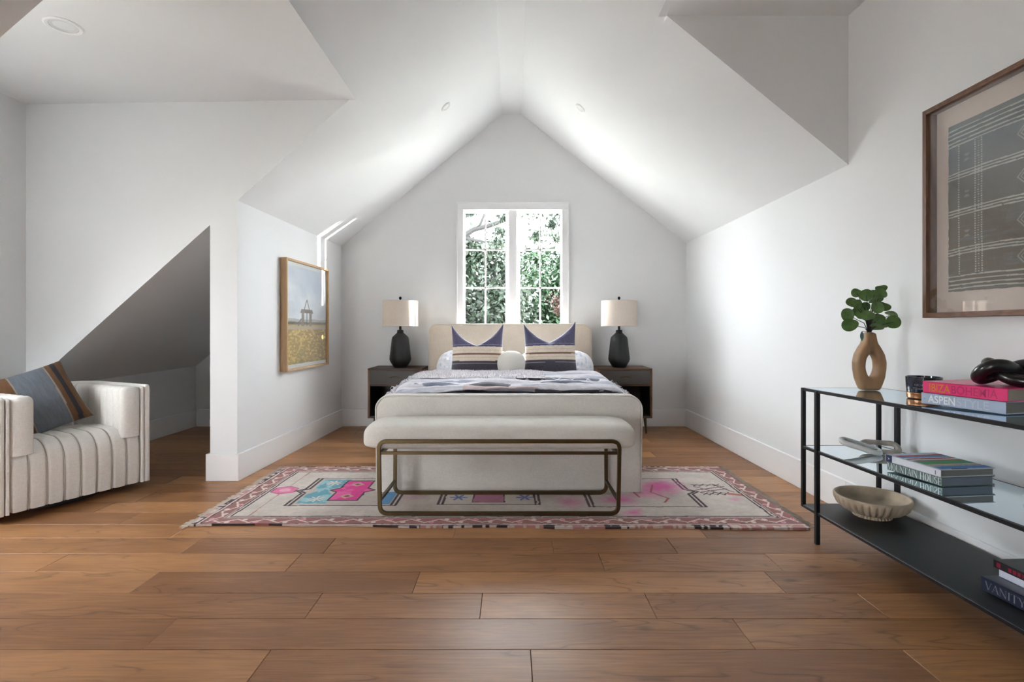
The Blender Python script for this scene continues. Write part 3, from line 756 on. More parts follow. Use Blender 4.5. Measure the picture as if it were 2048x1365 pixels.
# ------------------------------------------------------------------ nightstands and lamps
def nightstand(x0, x1, label):
    y0, y1 = 5.31, 5.735; zb, zt = .164, .668; W = x1-x0
    o = thing('nightstand', label, 'nightstand', ((x0+x1)/2, (y0+y1)/2, 0), group='walnut nightstands'); hx = W/2; hy = (y1-y0)/2; t = .018
    MB().box(-hx, hx, -hy, hy, zt-t, zt, .002).build('top', M_walnut, o, smooth=False)
    MB().box(-hx, hx, -hy, hy, zb, zb+t, .002).build('bottom_panel', M_walnut, o, smooth=False)
    for s in (-1, 1): MB().box(s*hx-(t if s > 0 else 0), s*hx+(t if s < 0 else 0), -hy, hy, zb+t, zt-t).build('side_panel', M_walnut_z, o, smooth=False)
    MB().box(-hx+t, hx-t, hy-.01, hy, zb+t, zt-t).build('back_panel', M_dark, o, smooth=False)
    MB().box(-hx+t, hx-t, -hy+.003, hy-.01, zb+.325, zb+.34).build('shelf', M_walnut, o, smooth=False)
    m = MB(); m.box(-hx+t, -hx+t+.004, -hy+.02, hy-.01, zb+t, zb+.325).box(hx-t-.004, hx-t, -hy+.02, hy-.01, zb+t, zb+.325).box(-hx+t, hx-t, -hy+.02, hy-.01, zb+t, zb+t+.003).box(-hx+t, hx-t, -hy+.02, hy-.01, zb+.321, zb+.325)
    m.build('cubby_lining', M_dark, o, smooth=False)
    d = MB().box(-hx+t+.003, hx-t-.003, -hy+.002, -hy+.02, zb+.343, zt-t-.003, .0015).build('drawer', M_drawer, o, smooth=False)
    h = MB(); pts = [(-.05+.1*k/12, -hy-.004-.016*math.sin(PI*k/12), (zb+.343+zt-t)/2-.002+.008*math.sin(PI*k/12)) for k in range(13)]
    h.tube(pts, [.003+.003*math.sin(PI*k/12) for k in range(13)], 8); h.build('handle', M_brass, d)
    for sx in (-1, 1):
        for sy in (-1, 1):
            MB().tube([(sx*(hx-.06), sy*(hy-.06), zb), (sx*(hx-.05), sy*(hy-.05), .0)], [.016, .008], 12).build('leg', M_brass, o)
    return o
nightstand(-1.459, -.909, 'walnut nightstand with grey drawer left of the bed')
nightstand(.868, 1.420, 'walnut nightstand with grey drawer right of the bed')

def lamp(x, label):
    o = thing('table_lamp', label, 'lamp', (x, 5.50, .668), group='black table lamps')
    prof = [(.060, 0), (.070, .004), (.086, .03), (.105, .062), (.112, .085), (.109, .115)]
    for k in range(14): z = .12+k*.0125; prof += [(.108-k*.00145+.0016, z), (.108-k*.00145-.001, z+.006)]
    prof += [(.086, .305), (.080, .318), (.062, .335), (.045, .350), (.034, .362), (.032, .385), (.027, .390), (.001, .391)]
    MB().lathe(prof, 56).build('base', M_lamp, o, ang=50)
    MB().lathe([(.001, .38), (.013, .38), (.013, .44), (.006, .445), (.006, .70), (.001, .70)], 16).build('neck', M_black, o)
    z0, z1 = .428, .695
    MB().lathe([(.186, z0), (.183, z1), (.180, z1), (.183, z0)], 64, ).build('shade', M_shade, o) if False else None
    m = MB(); A = np.linspace(0, 2*PI, 65)[:, None]*np.ones((1, 5))
    rr = np.array([.187, .184, .181, .184, .187])[None, :]*np.ones((65, 1)); zz = np.array([z0, z1, z1, z0, z0])[None, :]*np.ones((65, 1))
    m.grid(rr*np.cos(A), rr*np.sin(A), zz); sh = m.build('shade', M_shade, o, weld=.0002)
    m = MB(); m.tube([(.1865*math.cos(a), .1865*math.sin(a), z0+.003) for a in np.linspace(0, 2*PI, 48, endpoint=False)], .003, 5, closed=True); m.build('shade_rim', M_pipe, sh); m = MB()
    m.tube([(.1835*math.cos(a), .1835*math.sin(a), z1-.003) for a in np.linspace(0, 2*PI, 48, endpoint=False)], .003, 5, closed=True)
    m.build('shade_rim', M_pipe, sh); m = MB()
    for a in (0, 2*PI/3, 4*PI/3): m.tube([(0, 0, z1-.012), (.182*math.cos(a), .182*math.sin(a), z1-.006)], .0025, 5)
    m.build('spider_frame', M_brass, sh)
    MB().lathe([(.001, .69), (.006, .69), (.007, .705), (.005, .708), (.013, .716), (.015, .724), (.012, .733), (.005, .739), (.001, .74)], 20).build('finial', M_black, o)
    return o
lamp(-1.170, 'black ribbed table lamp with linen drum shade on the left nightstand')
lamp(1.121, 'black ribbed table lamp with linen drum shade on the right nightstand')

# ------------------------------------------------------------------ bench
bn = thing('bench', 'upholstered bench with antique brass frame at the foot of the bed', 'bench', (-.073, 3.18, .012))
def cushion_block(x0, x1, y0, y1, z0, z1, er, n=28, crown=.02):
    """superellipsoid-like box cushion"""
    m = MB(); a = np.linspace(-PI/2, PI/2, 40)[:, None]*np.ones((1, 96)); b = np.linspace(-PI, PI, 96)[None, :]*np.ones((40, 1))
    return m
def softbox(hx, hy, z0, z1, r, crown=.0, seg=5, nx=40):
    bm = bmesh.new(); bmesh.ops.create_cube(bm, size=1)
    for v in bm.verts: v.co = (v.co.x*2*hx, v.co.y*2*hy, (z0+z1)/2+v.co.z*(z1-z0))
    bmesh.ops.bevel(bm, geom=bm.edges[:], offset=r, segments=seg, affect='EDGES', profile=.55)
    m = MB(); bm.verts.index_update(); m.add([v.co[:] for v in bm.verts], [[v.index for v in f.verts] for f in bm.faces]); bm.free(); return m
# cushion profile swept along x with rounded ends
prof = []
hy = .195; zb_, zt_ = .361, .505
def sup2(hw, hh, e, n=40):
    return [(np.sign(math.cos(t))*hw*abs(math.cos(t))**e, np.sign(math.sin(t))*hh*abs(math.sin(t))**e) for t in np.linspace(0, 2*PI, n, endpoint=False)]
base_p = sup2(1, 1, .38, 48); xs = np.linspace(-1, 1, 61); xs = np.sign(xs)*(1-(1-np.abs(xs))**1.9)
Xg = []; Yg2 = []; Zg = []
for t in xs:
    sc = (1-abs(t)**14)**(1/2.4)
    row = [(t*.781, a*hy*(.78+.22*sc) if sc > 0 else a*hy*.78*1, zb_+(1-sc)*.030+(b+1)/2*(zt_-zb_-(1-sc)*.075)+(.010*(1-a*a)*(b > 0))) for a, b in base_p]
    row = [(x, y, z) for x, y, z in row]
    Xg.append([q[0] for q in row]+[row[0][0]]); Yg2.append([q[1] for q in row]+[row[0][1]]); Zg.append([q[2] for q in row]+[row[0][2]])
m = MB(); m.grid(np.array(Xg), np.array(Yg2), np.array(Zg))
nn = len(base_p)+1; m.f.append(tuple(range(nn-1))); m.f.append(tuple(range((len(xs)-1)*nn, (len(xs)-1)*nn+nn-1)))
cu = m.build('seat', M_linen, bn, ang=60, weld=.0005)
sp = [( x*.775, y*(hy-.004), .462) for x, y in [(q[0], q[1]) for q in sup2(1, 1, .16, 160)]]
MB().tube(sp, .0022, 5, closed=True).build('seam', M_pipe_ch, cu)
# brass frame: two rounded loops tied together
def loop(y, w_top, w_bot, zt, zb, r, tw=.020):
    cs = [(-w_bot/2, zb), (w_bot/2, zb), (w_top/2, zt), (-w_top/2, zt)]; pts = []
    for i in range(4):
        p = Vector(cs[i]); a = (Vector(cs[i-1])-p).normalized(); b = (Vector(cs[(i+1) % 4])-p).normalized()
        for k in range(7):
            t = k/6; q = p+a*r*(1-t)**2+b*r*t**2; pts.append((q.x, y, q.y))
    return pts
def sqtube(pts, wd, y, par, name):
    """flat bar swept round a loop: rectangular section"""
    P = [Vector(p) for p in pts]; n_ = len(P); m = MB(); vs = []; fs = []
    for i in range(n_):
        t = (P[(i+1) % n_]-P[i-1]).normalized(); nrm = Vector((t.z, 0, -t.x))
        for (a, b) in ((-1, -1), (1, -1), (1, 1), (-1, 1)): q = P[i]+nrm*a*wd/2+Vector((0, b*wd/2, 0)); vs.append(q)
    for i in range(n_):
        for k in range(4): j = (i+1) % n_; fs.append((i*4+k, i*4+(k+1) % 4, j*4+(k+1) % 4, j*4+k))
    m.add(vs, fs); o = m.build(name, M_brass, par, ang=50); bv = o.modifiers.new('b', 'BEVEL'); bv.width = .002; bv.segments = 1; bv.limit_method = 'ANGLE'; return o
sqtube(loop(-.205, 1.365, 1.350, .420, .011, .045), .021, 0, bn, 'front_frame')
sqtube(loop(.175, 1.345, 1.350, .352, .011, .045), .021, 0, bn, 'rear_frame')
for s in (-1, 1):
    MB().bar((s*.676, -.20, .085), (s*.675, .175, .085), .016, .016).build('side_stretcher', M_brass, bn, smooth=False)
    MB().bar((s*.672, -.20, .352), (s*.672, .175, .352), .018, .018).build('side_stretcher', M_brass, bn, smooth=False)
MB().bar((-.672, -.198, .352), (.672, -.198, .352), .016, .016).build('seat_rail', M_brass, bn, smooth=False)

# ------------------------------------------------------------------ armchair
ch = thing('armchair', 'white channel-tufted barrel armchair at the left by the dark nook', 'armchair', (-2.95, 3.349, 0), math.radians(65.2))
W, D, R_ = .80, .74, .20
def upath(off, n_arc=14, ds=.02):
    """U-shaped outline inset by off, from right front round the back to left front; returns pts, inward normals, s"""
    hw = W/2-off; r = R_-off*.75; yb = D/2-off; yf = -D/2
    P = []; Nn = []
    n1 = int((yb-r-yf)/ds)
    for k in range(n1): P.append((hw, yf+(yb-r-yf)*k/n1)); Nn.append((-1, 0))
    for k in range(n_arc+1): a = PI/2*k/n_arc; P.append((hw-r+r*math.cos(a), yb-r+r*math.sin(a))); Nn.append((-math.cos(a), -math.sin(a)))
    n2 = int(2*(hw-r)/ds)
    for k in range(1, n2): P.append((hw-r-2*(hw-r)*k/n2, yb)); Nn.append((0, -1))
    for k in range(n_arc+1): a = PI/2+PI/2*k/n_arc; P.append((-hw+r+r*math.cos(a), yb-r+r*math.sin(a))); Nn.append((-math.cos(a), -math.sin(a)))
    for k in range(1, n1+1): P.append((-hw, yb-r-(yb-r-yf)*k/n1)); Nn.append((1, 0))
    s = [0]
    for a, b in zip(P[:-1], P[1:]): s.append(s[-1]+math.hypot(b[0]-a[0], b[1]-a[1]))
    return np.array(P), np.array(Nn), np.array(s)
def sweep(off, th, z0, z1, er, chan, s0f, s1f, name, m_, puff=.012, ds=.006):
    P, Nn, s = upath(off); tot = s[-1]; a0, a1 = s0f*tot, s1f*tot
    ss = np.linspace(a0, a1, max(8, int((a1-a0)/ds)))
    px = np.interp(ss, s, P[:, 0]); py = np.interp(ss, s, P[:, 1]); nx_ = np.interp(ss, s, Nn[:, 0]); ny_ = np.interp(ss, s, Nn[:, 1]); l = np.hypot(nx_, ny_); nx_ /= l; ny_ /= l
    # section: outer bottom up, over the top, inner down
    sec = [(0, z0)]+[(0, z0+(z1-er-z0)*k/6) for k in range(1, 7)]+[(er-er*math.cos(PI/2*k/5), z1-er+er*math.sin(PI/2*k/5)) for k in range(1, 6)]
    sec += [(th-er+er*math.sin(PI/2*k/5), z1-er+er*math.cos(PI/2*k/5)) for k in range(0, 6)]+[(th, z1-er-(z1-er-z0)*k/6) for k in range(1, 7)]
    sec = np.array(sec); X = []; Y = []; Z = []
    for i, q in enumerate(ss):
        endd = min(q-a0, a1-q); e_ = .03; full = 1 if (endd >= e_) else math.sqrt(max(0, 1-(1-endd/e_)**2))
        if (s0f > 0 and q-a0 < a1-q) or (s1f < 1 and a1-q < q-a0): full = max(full, .985)
        cph = (q/chan) % 1 if chan else .5; pf = puff*(1-abs(2*cph-1)**3) if chan else 0
        mid = th/2
        d_ = mid+(sec[:, 0]-mid)*(.45+.55*full)
        d_ = np.where(sec[:, 0] > mid, d_+pf-puff*.6*bool(chan), d_)
        zt = sec[:, 1]-np.where(sec[:, 1] > (z0+z1)/2, (1-full)*.02-(pf*.4), 0)
        X.append(px[i]+nx_[i]*d_); Y.append(py[i]+ny_[i]*d_); Z.append(zt)
    X = np.array(X); Y = np.array(Y); Z = np.array(Z); m = MB(); m.grid(X, Y, Z); c_ = X.shape[1]; nr = X.shape[0]
    m.f.append(tuple(range(c_))); m.f.append(tuple((nr-1)*c_+k for k in range(c_)))
    return m.build(name, m_, ch, ang=55)
sweep(0, .040, .045, .695, .014, 0, 0, .30, 'outer_arm', M_boucle_w)
sweep(0, .040, .045, .695, .014, 0, .30, .70, 'outer_back', M_boucle_w)
sweep(0, .040, .045, .695, .014, 0, .70, 1, 'outer_arm', M_boucle_w)
sweep(.041, .020, .045, .688, .009, 0, 0, 1, 'welt_panel', M_boucle_w)
sweep(.062, .105, .36, .685, .035, .068, .0, .30, 'arm_pad', M_boucle_w, puff=.014)
sweep(.062, .105, .36, .685, .035, .068, .30, .70, 'back_pad', M_boucle_w, puff=.014)
sweep(.062, .105, .36, .685, .035, .068, .70, 1.0, 'arm_pad', M_boucle_w, puff=.014)
# seat: channels run front to back and down the front
hw = W/2-.061; nchan = 8; xs = np.linspace(-hw, hw, 161)
path = [(.22, .40), (.05, .425), (-.10, .432), (-.20, .428)]
for k in range(1, 13): a = PI/2*k/12; path.append((-.23-.135*math.sin(a), .298+.130*math.cos(a)))
path += [(-.368, .24), (-.369, .16), (-.367, .09), (-.362, .048), (-.34, .045)]
path = np.array(path); X = []; Y = []; Z = []
tn = np.gradient(path, axis=0); tn /= np.hypot(tn[:, 0], tn[:, 1])[:, None]; nrm = np.stack([tn[:, 1], -tn[:, 0]], 1)   # outward
for x in xs:
    c_ = ((x+hw)/(2*hw)*nchan) % 1; gro = -.016*(abs(2*c_-1)**7)
    ed = min(hw-abs(x), .03)/.03; rd = -(1-math.sqrt(max(0, 1-(1-ed)**2)))*.012
    k_ = gro+rd
    X.append(np.full(len(path), x)); Y.append(path[:, 0]-nrm[:, 0]*-k_*1); Z.append(path[:, 1]-nrm[:, 1]*-k_*1)
X = np.array(X); Y = np.array(Y); Z = np.array(Z)
# make sure "outward" really points out (front is -y, top is +z)
if nrm[-4, 0] > 0: Y = 2*path[:, 0][None, :]-Y; Z = 2*path[:, 1][None, :]-Z
m = MB(); m.grid(X, Y, Z); m.build('seat', M_boucle_w, ch, ang=70)
sm = MB()
for k in range(1, nchan):
    x = -hw+2*hw*k/nchan; sm.tube([(x, p[0]+(.006 if p[0] < -.25 else 0), p[1]-(.007 if p[1] > .3 else 0)) for p in path[1:-1]], .0028, 5)
sm.build('seam', M_pipe_ch, ch)
MB().lathe([(.001, 0), (.27, 0), (.27, .045), (.001, .046)], 40).build('swivel_base', M_dark, ch)
def brown_paint(co):
    x = co[:, 0]; z = co[:, 2]; n = len(x); c_ = np.tile(np.array([106, 74, 46.]), (n, 1))
    c_[(x > -.06) & (x < .115)] = (106, 113, 123); c_[(x > -.067) & (x < -.06)] = (160, 150, 136); c_[(x > .115) & (x < .121)] = (160, 150, 136)
    c_[(x > .150) & (x < .178)] = (40, 38, 46)
    c_ *= (1+(fbm(x*160, z*20, 5)-.5)*.22)[:, None]; return c_
o = pillow('throw_pillow', 'brown cushion with grey band and dark stripe on the white armchair', .45, .42, .15, (-2.975, 3.27, .612), 0, 0, M_attr, brown_paint, n=80, seed=21, pin=.05)
cR = Matrix.Rotation(math.radians(48), 3, 'Z') @ Matrix.Rotation(math.radians(-24), 3, 'X') @ Matrix.Rotation(math.radians(-20), 3, 'Y')
o.rotation_mode = 'XYZ'; o.rotation_euler = cR.to_euler()

# ------------------------------------------------------------------ framed photograph on the left alcove wall
fy0, fy1, fz0, fz1 = 4.33, 5.245, .715, 1.662
xw = lambda y: float(wL(y)); yaw = math.atan2(xw(fy1)-xw(fy0), fy1-fy0)
pf = thing('framed_photograph', 'framed landscape photograph in pale oak on the left alcove wall', 'picture', (xw(4.79)+.001, (fy0+fy1)/2, (fz0+fz1)/2), -yaw)
hy_, hz_ = (fy1-fy0)/2, (fz1-fz0)/2; fw = .018; dp = .058
for s in (-1, 1):
    MB().box(0, dp, s*hy_-(fw if s > 0 else 0), s*hy_+(fw if s < 0 else 0), -hz_, hz_, .0015).build('frame_side', M_oak_z, pf, smooth=False)
    MB().box(0, dp, -hy_+fw, hy_-fw, s*hz_-(fw if s > 0 else 0), s*hz_+(fw if s < 0 else 0), .0015).build('frame_rail', M_oak_y, pf, smooth=False)
MB().box(.002, .034, -hy_+fw, hy_-fw, -hz_+fw, hz_-fw).build('mount', M_paper, pf, smooth=False)
pz0, pz1, py0, py1 = -hz_+.05, hz_-.05, -hy_+fw+.004, hy_-fw-.012
def photo_paint(co):
    y = (co[:, 1]-py0)/(py1-py0); z = (co[:, 2]-pz0)/(pz1-pz0); n = len(y)
    cl = fbm(y*2.2+z*1.5, z*3.2, 3, 5); col = np.array([208, 214, 228.])[None, :]*(1-np.clip((cl-.30)*2.6, 0, 1))[:, None]+np.array([254, 254, 254.])[None, :]*np.clip((cl-.30)*2.6, 0, 1)[:, None]
    g = np.clip((z-.7)*1.0, 0, .22)[:, None]; col = col*(1-g)+np.array([196, 202, 216.])*g
    def put(mk, c): col[mk] = c
    hill = z < .455+.012*vn(y*6, y*0, 2); put(hill, (196, 196, 196)); put(z < .435, (206, 200, 184))
    put((z < .425+.012*vn(y*60, y*0, 4)) & (z > .40), (128, 120, 104))
    put(z < .402, (208, 178, 108)); put(z < .385, (206, 186, 164)); put(z < .352, (204, 170, 96))
    f_ = z < .352; gr = fbm(y*26, z*60, 8, 4); t = np.clip((gr-.4)*3.2, 0, 1)[:, None]
    fld = np.array([182, 150, 82.])*(1-t)+np.array([240, 210, 138.])*t
    dk = np.clip((fbm(y*9, z*12, 12)-.5)*3, 0, 1)[:, None]*np.clip(1-z/.25, 0, 1)[:, None]; fld = fld*(1-dk*.5)+np.array([96, 100, 66.])*dk*.5
    col[f_] = fld[f_]
    WD = (132, 118, 108)
    lx = .49; k = 1.5; zb2 = .385; H_ = lambda q: zb2+(q-.385)*k
    put((z > H_(.478)) & (z < H_(.505)) & (np.abs(y-lx) < (.135-(z-H_(.478))*.5)*k*.8), WD)
    for a in (-.085, .075): put((z > zb2) & (z < H_(.48)) & (np.abs(y-lx-a*k*.8) < .030) & (np.abs((y*50) % 1-.5) < .42), (150, 138, 128))
    put((z > H_(.505)) & (z < H_(.575)) & (np.abs(np.abs(y-lx)-(H_(.575)-z)*.62) < .010), WD)
    put((z > zb2) & (z < H_(.44)) & (np.abs((lx-.14-y)-(H_(.44)-z)*.9) < .014), WD)
    put((z > zb2) & (z < H_(.48)) & (np.abs(y-lx) < .008), WD)
    return col
yy, zz = np.meshgrid(np.linspace(py0, py1, 200), np.linspace(pz0, pz1, 240), indexing='ij')
MB().grid(np.full(yy.shape, .0350), yy, zz).build('print', M_print, pf, paint=photo_paint, ang=180, fix=False)
MB().box(.040, .042, -hy_+fw, hy_-fw, -hz_+fw, hz_-fw).build('glass', M_pic, pf, smooth=False)

# ------------------------------------------------------------------ framed textile on the right wall
ty0, ty1, tz0, tz1 = 1.02, 2.415, 1.12, 2.068
tf = thing('framed_textile', 'framed grey handwoven cloth in a walnut shadow box above the console', 'picture', (1.949, (ty0+ty1)/2, (tz0+tz1)/2))
hy_, hz_ = (ty1-ty0)/2, (tz1-tz0)/2; fw = .022; dp = .062
for s in (-1, 1):
    MB().box(-dp, 0, s*hy_-(fw if s > 0 else 0), s*hy_+(fw if s < 0 else 0), -hz_, hz_, .0015).build('frame_side', M_walnut_z, tf, smooth=False)
    MB().box(-dp, 0, -hy_+fw, hy_-fw, s*hz_-(fw if s > 0 else 0), s*hz_+(fw if s < 0 else 0), .0015).build('frame_rail', M_walnut_y, tf, smooth=False)
MB().box(-.012, -.001, -hy_+fw, hy_-fw, -hz_+fw, hz_-fw).build('mount', M_mat, tf, smooth=False)
cw0, cw1, cz0, cz1 = -1.0*hy_+.09, 2.325-(ty0+ty1)/2, 1.222-(tz0+tz1)/2, 1.960-(tz0+tz1)/2
def cloth_paint(co):
    u = cw1-co[:, 1]; v = (cz1-co[:, 2])/(cz1-cz0); n = len(u)
    v = v+.006*np.sin(u*9)+(fbm(u*5, v*5, 4)-.5)*.012; u = u+(fbm(v*6, u*2, 6)-.5)*.006
    t = np.clip(v*1.6, 0, 1)[:, None]; col = np.array([92, 100, 110.])*(1-t)+np.array([118, 108, 96.])*t
    st = np.clip((fbm(u*14, v*70, 9)-.52)*4, 0, 1)[:, None]*np.clip(1-np.abs(v-.8)/.4, 0, 1)[:, None]; col = col*(1-st*.5)+np.array([128, 140, 158.])*st*.5
    col *= (1+(fbm(u*260, v*30, 3)-.5)*.10)[:, None]
    def put(mk, c, a=.85): col[mk] = col[mk]*(1-a)+np.array(c, float)*a
    W_ = (206, 204, 196)
    brk = vn(u*70, v*200, 2) > .07
    for c0 in (.31, .53, .755):
        for d_ in (-.016, 0, .016): put((np.abs(v-c0-d_) < .0036) & brk, W_)
    for c0 in (.035, .06, .085, .11, .13, .90, .925, .95, .972): put((np.abs(v-c0) < .004) & brk, W_)
    put((v < .03) | (v > .98), (128, 130, 124), .6)
    mid = (v > .135) & (v < .895)
    for k in range(4):
        base = k*.40
        for uu in (.055, .135, .150, .165):
            dash = np.abs((v*74) % 1-.5) < (.28 if uu != .150 else .15); put(mid & (np.abs(u-base-uu) < .0036) & dash, W_)
        for cv in (.20, .42, .64, .83):
            dd = np.abs(u-base-.36)+np.abs(v-cv)*.74*1.0
            ring_ = (np.abs(dd-.042) < .0035) | (np.abs(dd-.028) < .003) | (dd < .010)
            put(ring_, (178, 178, 172), .7)
        for cv in (.22, .43, .66): put((np.abs(v-cv) < .02) & (np.abs(u-base-.095) < .004+np.abs(v-cv)*.5) & (np.abs(v-cv) > .006), (170, 174, 172), .6)
    return np.clip(col, 0, 255)
nyc, nzc = 520, 330
yy, zz = np.meshgrid(np.linspace(cw0, cw1, nyc), np.linspace(cz0, cz1, nzc), indexing='ij')
ed = .004*(vn(zz*60, zz*0, 3)-.5)
cl = MB(); cl.grid(-.0145-.003*fbm(yy*8, zz*8, 7), yy+np.where(np.abs(yy-cw1) < .01, ed, 0), zz+.004*(vn(yy*70, yy*0, 5)-.5)*(np.abs(zz-cz0) < .01)-.010*np.sin((yy)*3)*(zz-cz1)/.74)
cl = cl.build('woven_cloth', M_cloth, tf, paint=cloth_paint, ang=180, fix=False)
MB().box(-.052, -.050, -hy_+fw, hy_-fw, -hz_+fw, hz_-fw).build('glass', M_pic, tf, smooth=False)

# ------------------------------------------------------------------ console table
CX0, CX1, CYF, CYN = 1.508, 1.918, 2.742, 1.02    # front, wall side, far end, near end (outside the frame)
TL = .018                                     # slight rise toward the camera
def sz(z, y): return z+TL*(CYF-y)
ZT, ZM, ZB = .763, .463, .158                 # top faces of the shelves at the far end
cs = thing('console_table', 'long black metal console table with glass shelves along the right wall', 'console', (CX0, CYF, 0))
def cbar(a, b, wd, name, m_=M_black, hh=None):
    lo = Vector((CX0, CYF, 0)); return MB().bar(Vector(a)-lo, Vector(b)-lo, wd, hh, bev=.0012).build(name, m_, cs, smooth=False)
pw = .018
for y_, dy in ((CYF-pw/2, 0),):
    for x_ in (CX0+pw/2, CX1-pw/2): cbar((x_, y_, ZB-.012), (x_, y_, sz(ZT, y_)), pw, 'upright')
for y_ in (2.605, 1.16):
    for x_ in (CX0+pw/2-.003, CX1-pw/2+.003): cbar((x_, y_, 0), (x_, y_, sz(ZT, y_)-.004), pw+.002, 'leg')
for x_ in (CX0+pw/2, CX1-pw/2): cbar((x_, CYN+pw/2, ZB), (x_, CYN+pw/2, sz(ZT, CYN)), pw, 'upright')
for zt in (ZT, ZM, ZB):
    for x_ in (CX0+pw/2, CX1-pw/2): cbar((x_, CYF, zt-.008), (x_, CYN, sz(zt, CYN)-.008), .014, 'rail', hh=.014)
    for y_ in (CYF-.007, CYN+.007): cbar((CX0+.01, y_, sz(zt, y_)-.008), (CX1-.01, y_, sz(zt, y_)-.008), .014, 'rail', hh=.014)
def cslab(z, th, m_, name, z_off=0):
    l = 0; vs = []
    for y_ in (CYF-.013, CYN+.013):
        for x_ in (CX0+.014, CX1-.014):
            for dz in (0, -th): vs.append((x_-CX0, y_-CYF, sz(z, y_)+z_off+dz))
    MB().add(vs, [(0, 2, 6, 4), (1, 3, 7, 5), (0, 1, 3, 2), (4, 5, 7, 6), (0, 1, 5, 4), (2, 3, 7, 6)]).build(name, m_, cs, smooth=False)
cslab(ZT, .006, M_shelfglass, 'glass_shelf', -.001); cslab(ZM, .006, M_shelfglass, 'glass_shelf', -.001); cslab(ZB, .010, M_shelf, 'bottom_shelf', -.001)

# ------------------------------------------------------------------ lettering
def sans(txt, width, height, bold=.0):
    cu_ = bpy.data.curves.new('t', 'FONT'); cu_.body = txt; cu_.size = 1; cu_.offset = bold; cu_.extrude = 0; cu_.space_character = 1.0
    ob = bpy.data.objects.new('t', cu_); COL.objects.link(ob)
    dg = bpy.context.evaluated_depsgraph_get(); me = bpy.data.meshes.new_from_object(ob.evaluated_get(dg))
    v = [(q.co.x, q.co.y) for q in me.vertices]; f_ = [tuple(p.vertices) for p in me.polygons]
    bpy.data.objects.remove(ob); bpy.data.meshes.remove(me)
    x0 = min(a for a, b in v); x1 = max(a for a, b in v); y0_ = min(b for a, b in v); y1_ = max(b for a, b in v)
    return [((a-x0)/(x1-x0)*width, (b-y0_)/(y1_-y0_)*height) for a, b in v], f_
GL = {  # strokes of a high contrast serif face: (x0,y0,x1,y1,width); T thick, t thin
 'M': (1.15, [(.1, 0, .1, 1, 0), (.1, 1, .55, 0, 1), (.55, 0, .98, 1, 0), (.98, 0, .98, 1, 1)], [(.1, 0), (.98, 0), (.1, 1), (.98, 1)]),
 'U': (.9, [(.15, .25, .15, 1, 1), (.15, .25, .3, .03, 1), (.3, .02, .6, .02, 0), (.6, .02, .75, .25, 0), (.75, .25, .75, 1, 0)], [(.15, 1), (.75, 1)]),
 'N': (.95, [(.12, 0, .12, 1, 0), (.12, 1, .8, 0, 1), (.8, 0, .8, 1, 0)], [(.12, 0), (.12, 1), (.8, 1)]),
 'T': (.85, [(.4, 0, .4, 1, 1), (.03, .97, .77, .97, 0), (.03, .8, .03, .97, 0), (.77, .8, .77, .97, 0)], [(.4, 0)]),
 'A': (.85, [(.05, 0, .4, 1, 0), (.4, 1, .74, 0, 1), (.2, .35, .6, .35, 0)], [(.05, 0), (.74, 0)]),
 'I': (.42, [(.2, 0, .2, 1, 1)], [(.2, 0), (.2, 1)]),
 'H': (.95, [(.15, 0, .15, 1, 1), (.77, 0, .77, 1, 1), (.15, .5, .77, .5, 0)], [(.15, 0), (.77, 0), (.15, 1), (.77, 1)]),
 'E': (.75, [(.15, 0, .15, 1, 1), (.15, .97, .62, .97, 0), (.15, .5, .5, .5, 0), (.15, .03, .64, .03, 0), (.62, .8, .62, .97, 0), (.64, .03, .64, .22, 0), (.5, .4, .5, .6, 0)], []),
 'F': (.72, [(.15, 0, .15, 1, 1), (.15, .97, .62, .97, 0), (.15, .5, .5, .5, 0), (.62, .8, .62, .97, 0), (.5, .4, .5, .6, 0)], [(.15, 0)]),
 'R': (.85, [(.15, 0, .15, 1, 1), (.15, .97, .5, .97, 0), (.5, .97, .62, .75, 1), (.62, .75, .5, .52, 1), (.5, .52, .15, .52, 0), (.4, .52, .72, 0, 1)], [(.15, 0), (.72, 0)]),
 'V': (.85, [(.06, 1, .4, 0, 1), (.4, 0, .74, 1, 0)], [(.06, 1), (.74, 1)]),
 'Y': (.85, [(.06, 1, .4, .45, 1), (.4, .45, .74, 1, 0), (.4, 0, .4, .45, 1)], [(.06, 1), (.74, 1), (.4, 0)]),
 'S': (.72, [(.6, .78, .6, .95, 0), (.6, .93, .35, .98, 0), (.35, .98, .12, .78, .6), (.12, .78, .2, .58, 1), (.2, .6, .5, .42, 1), (.5, .42, .6, .22, 1), (.6, .22, .38, .02, .6), (.38, .02, .1, .08, 0), (.1, .05, .1, .24, 0)], []),
 'O': (.95, None, None), ' ': (.4, [], [])}
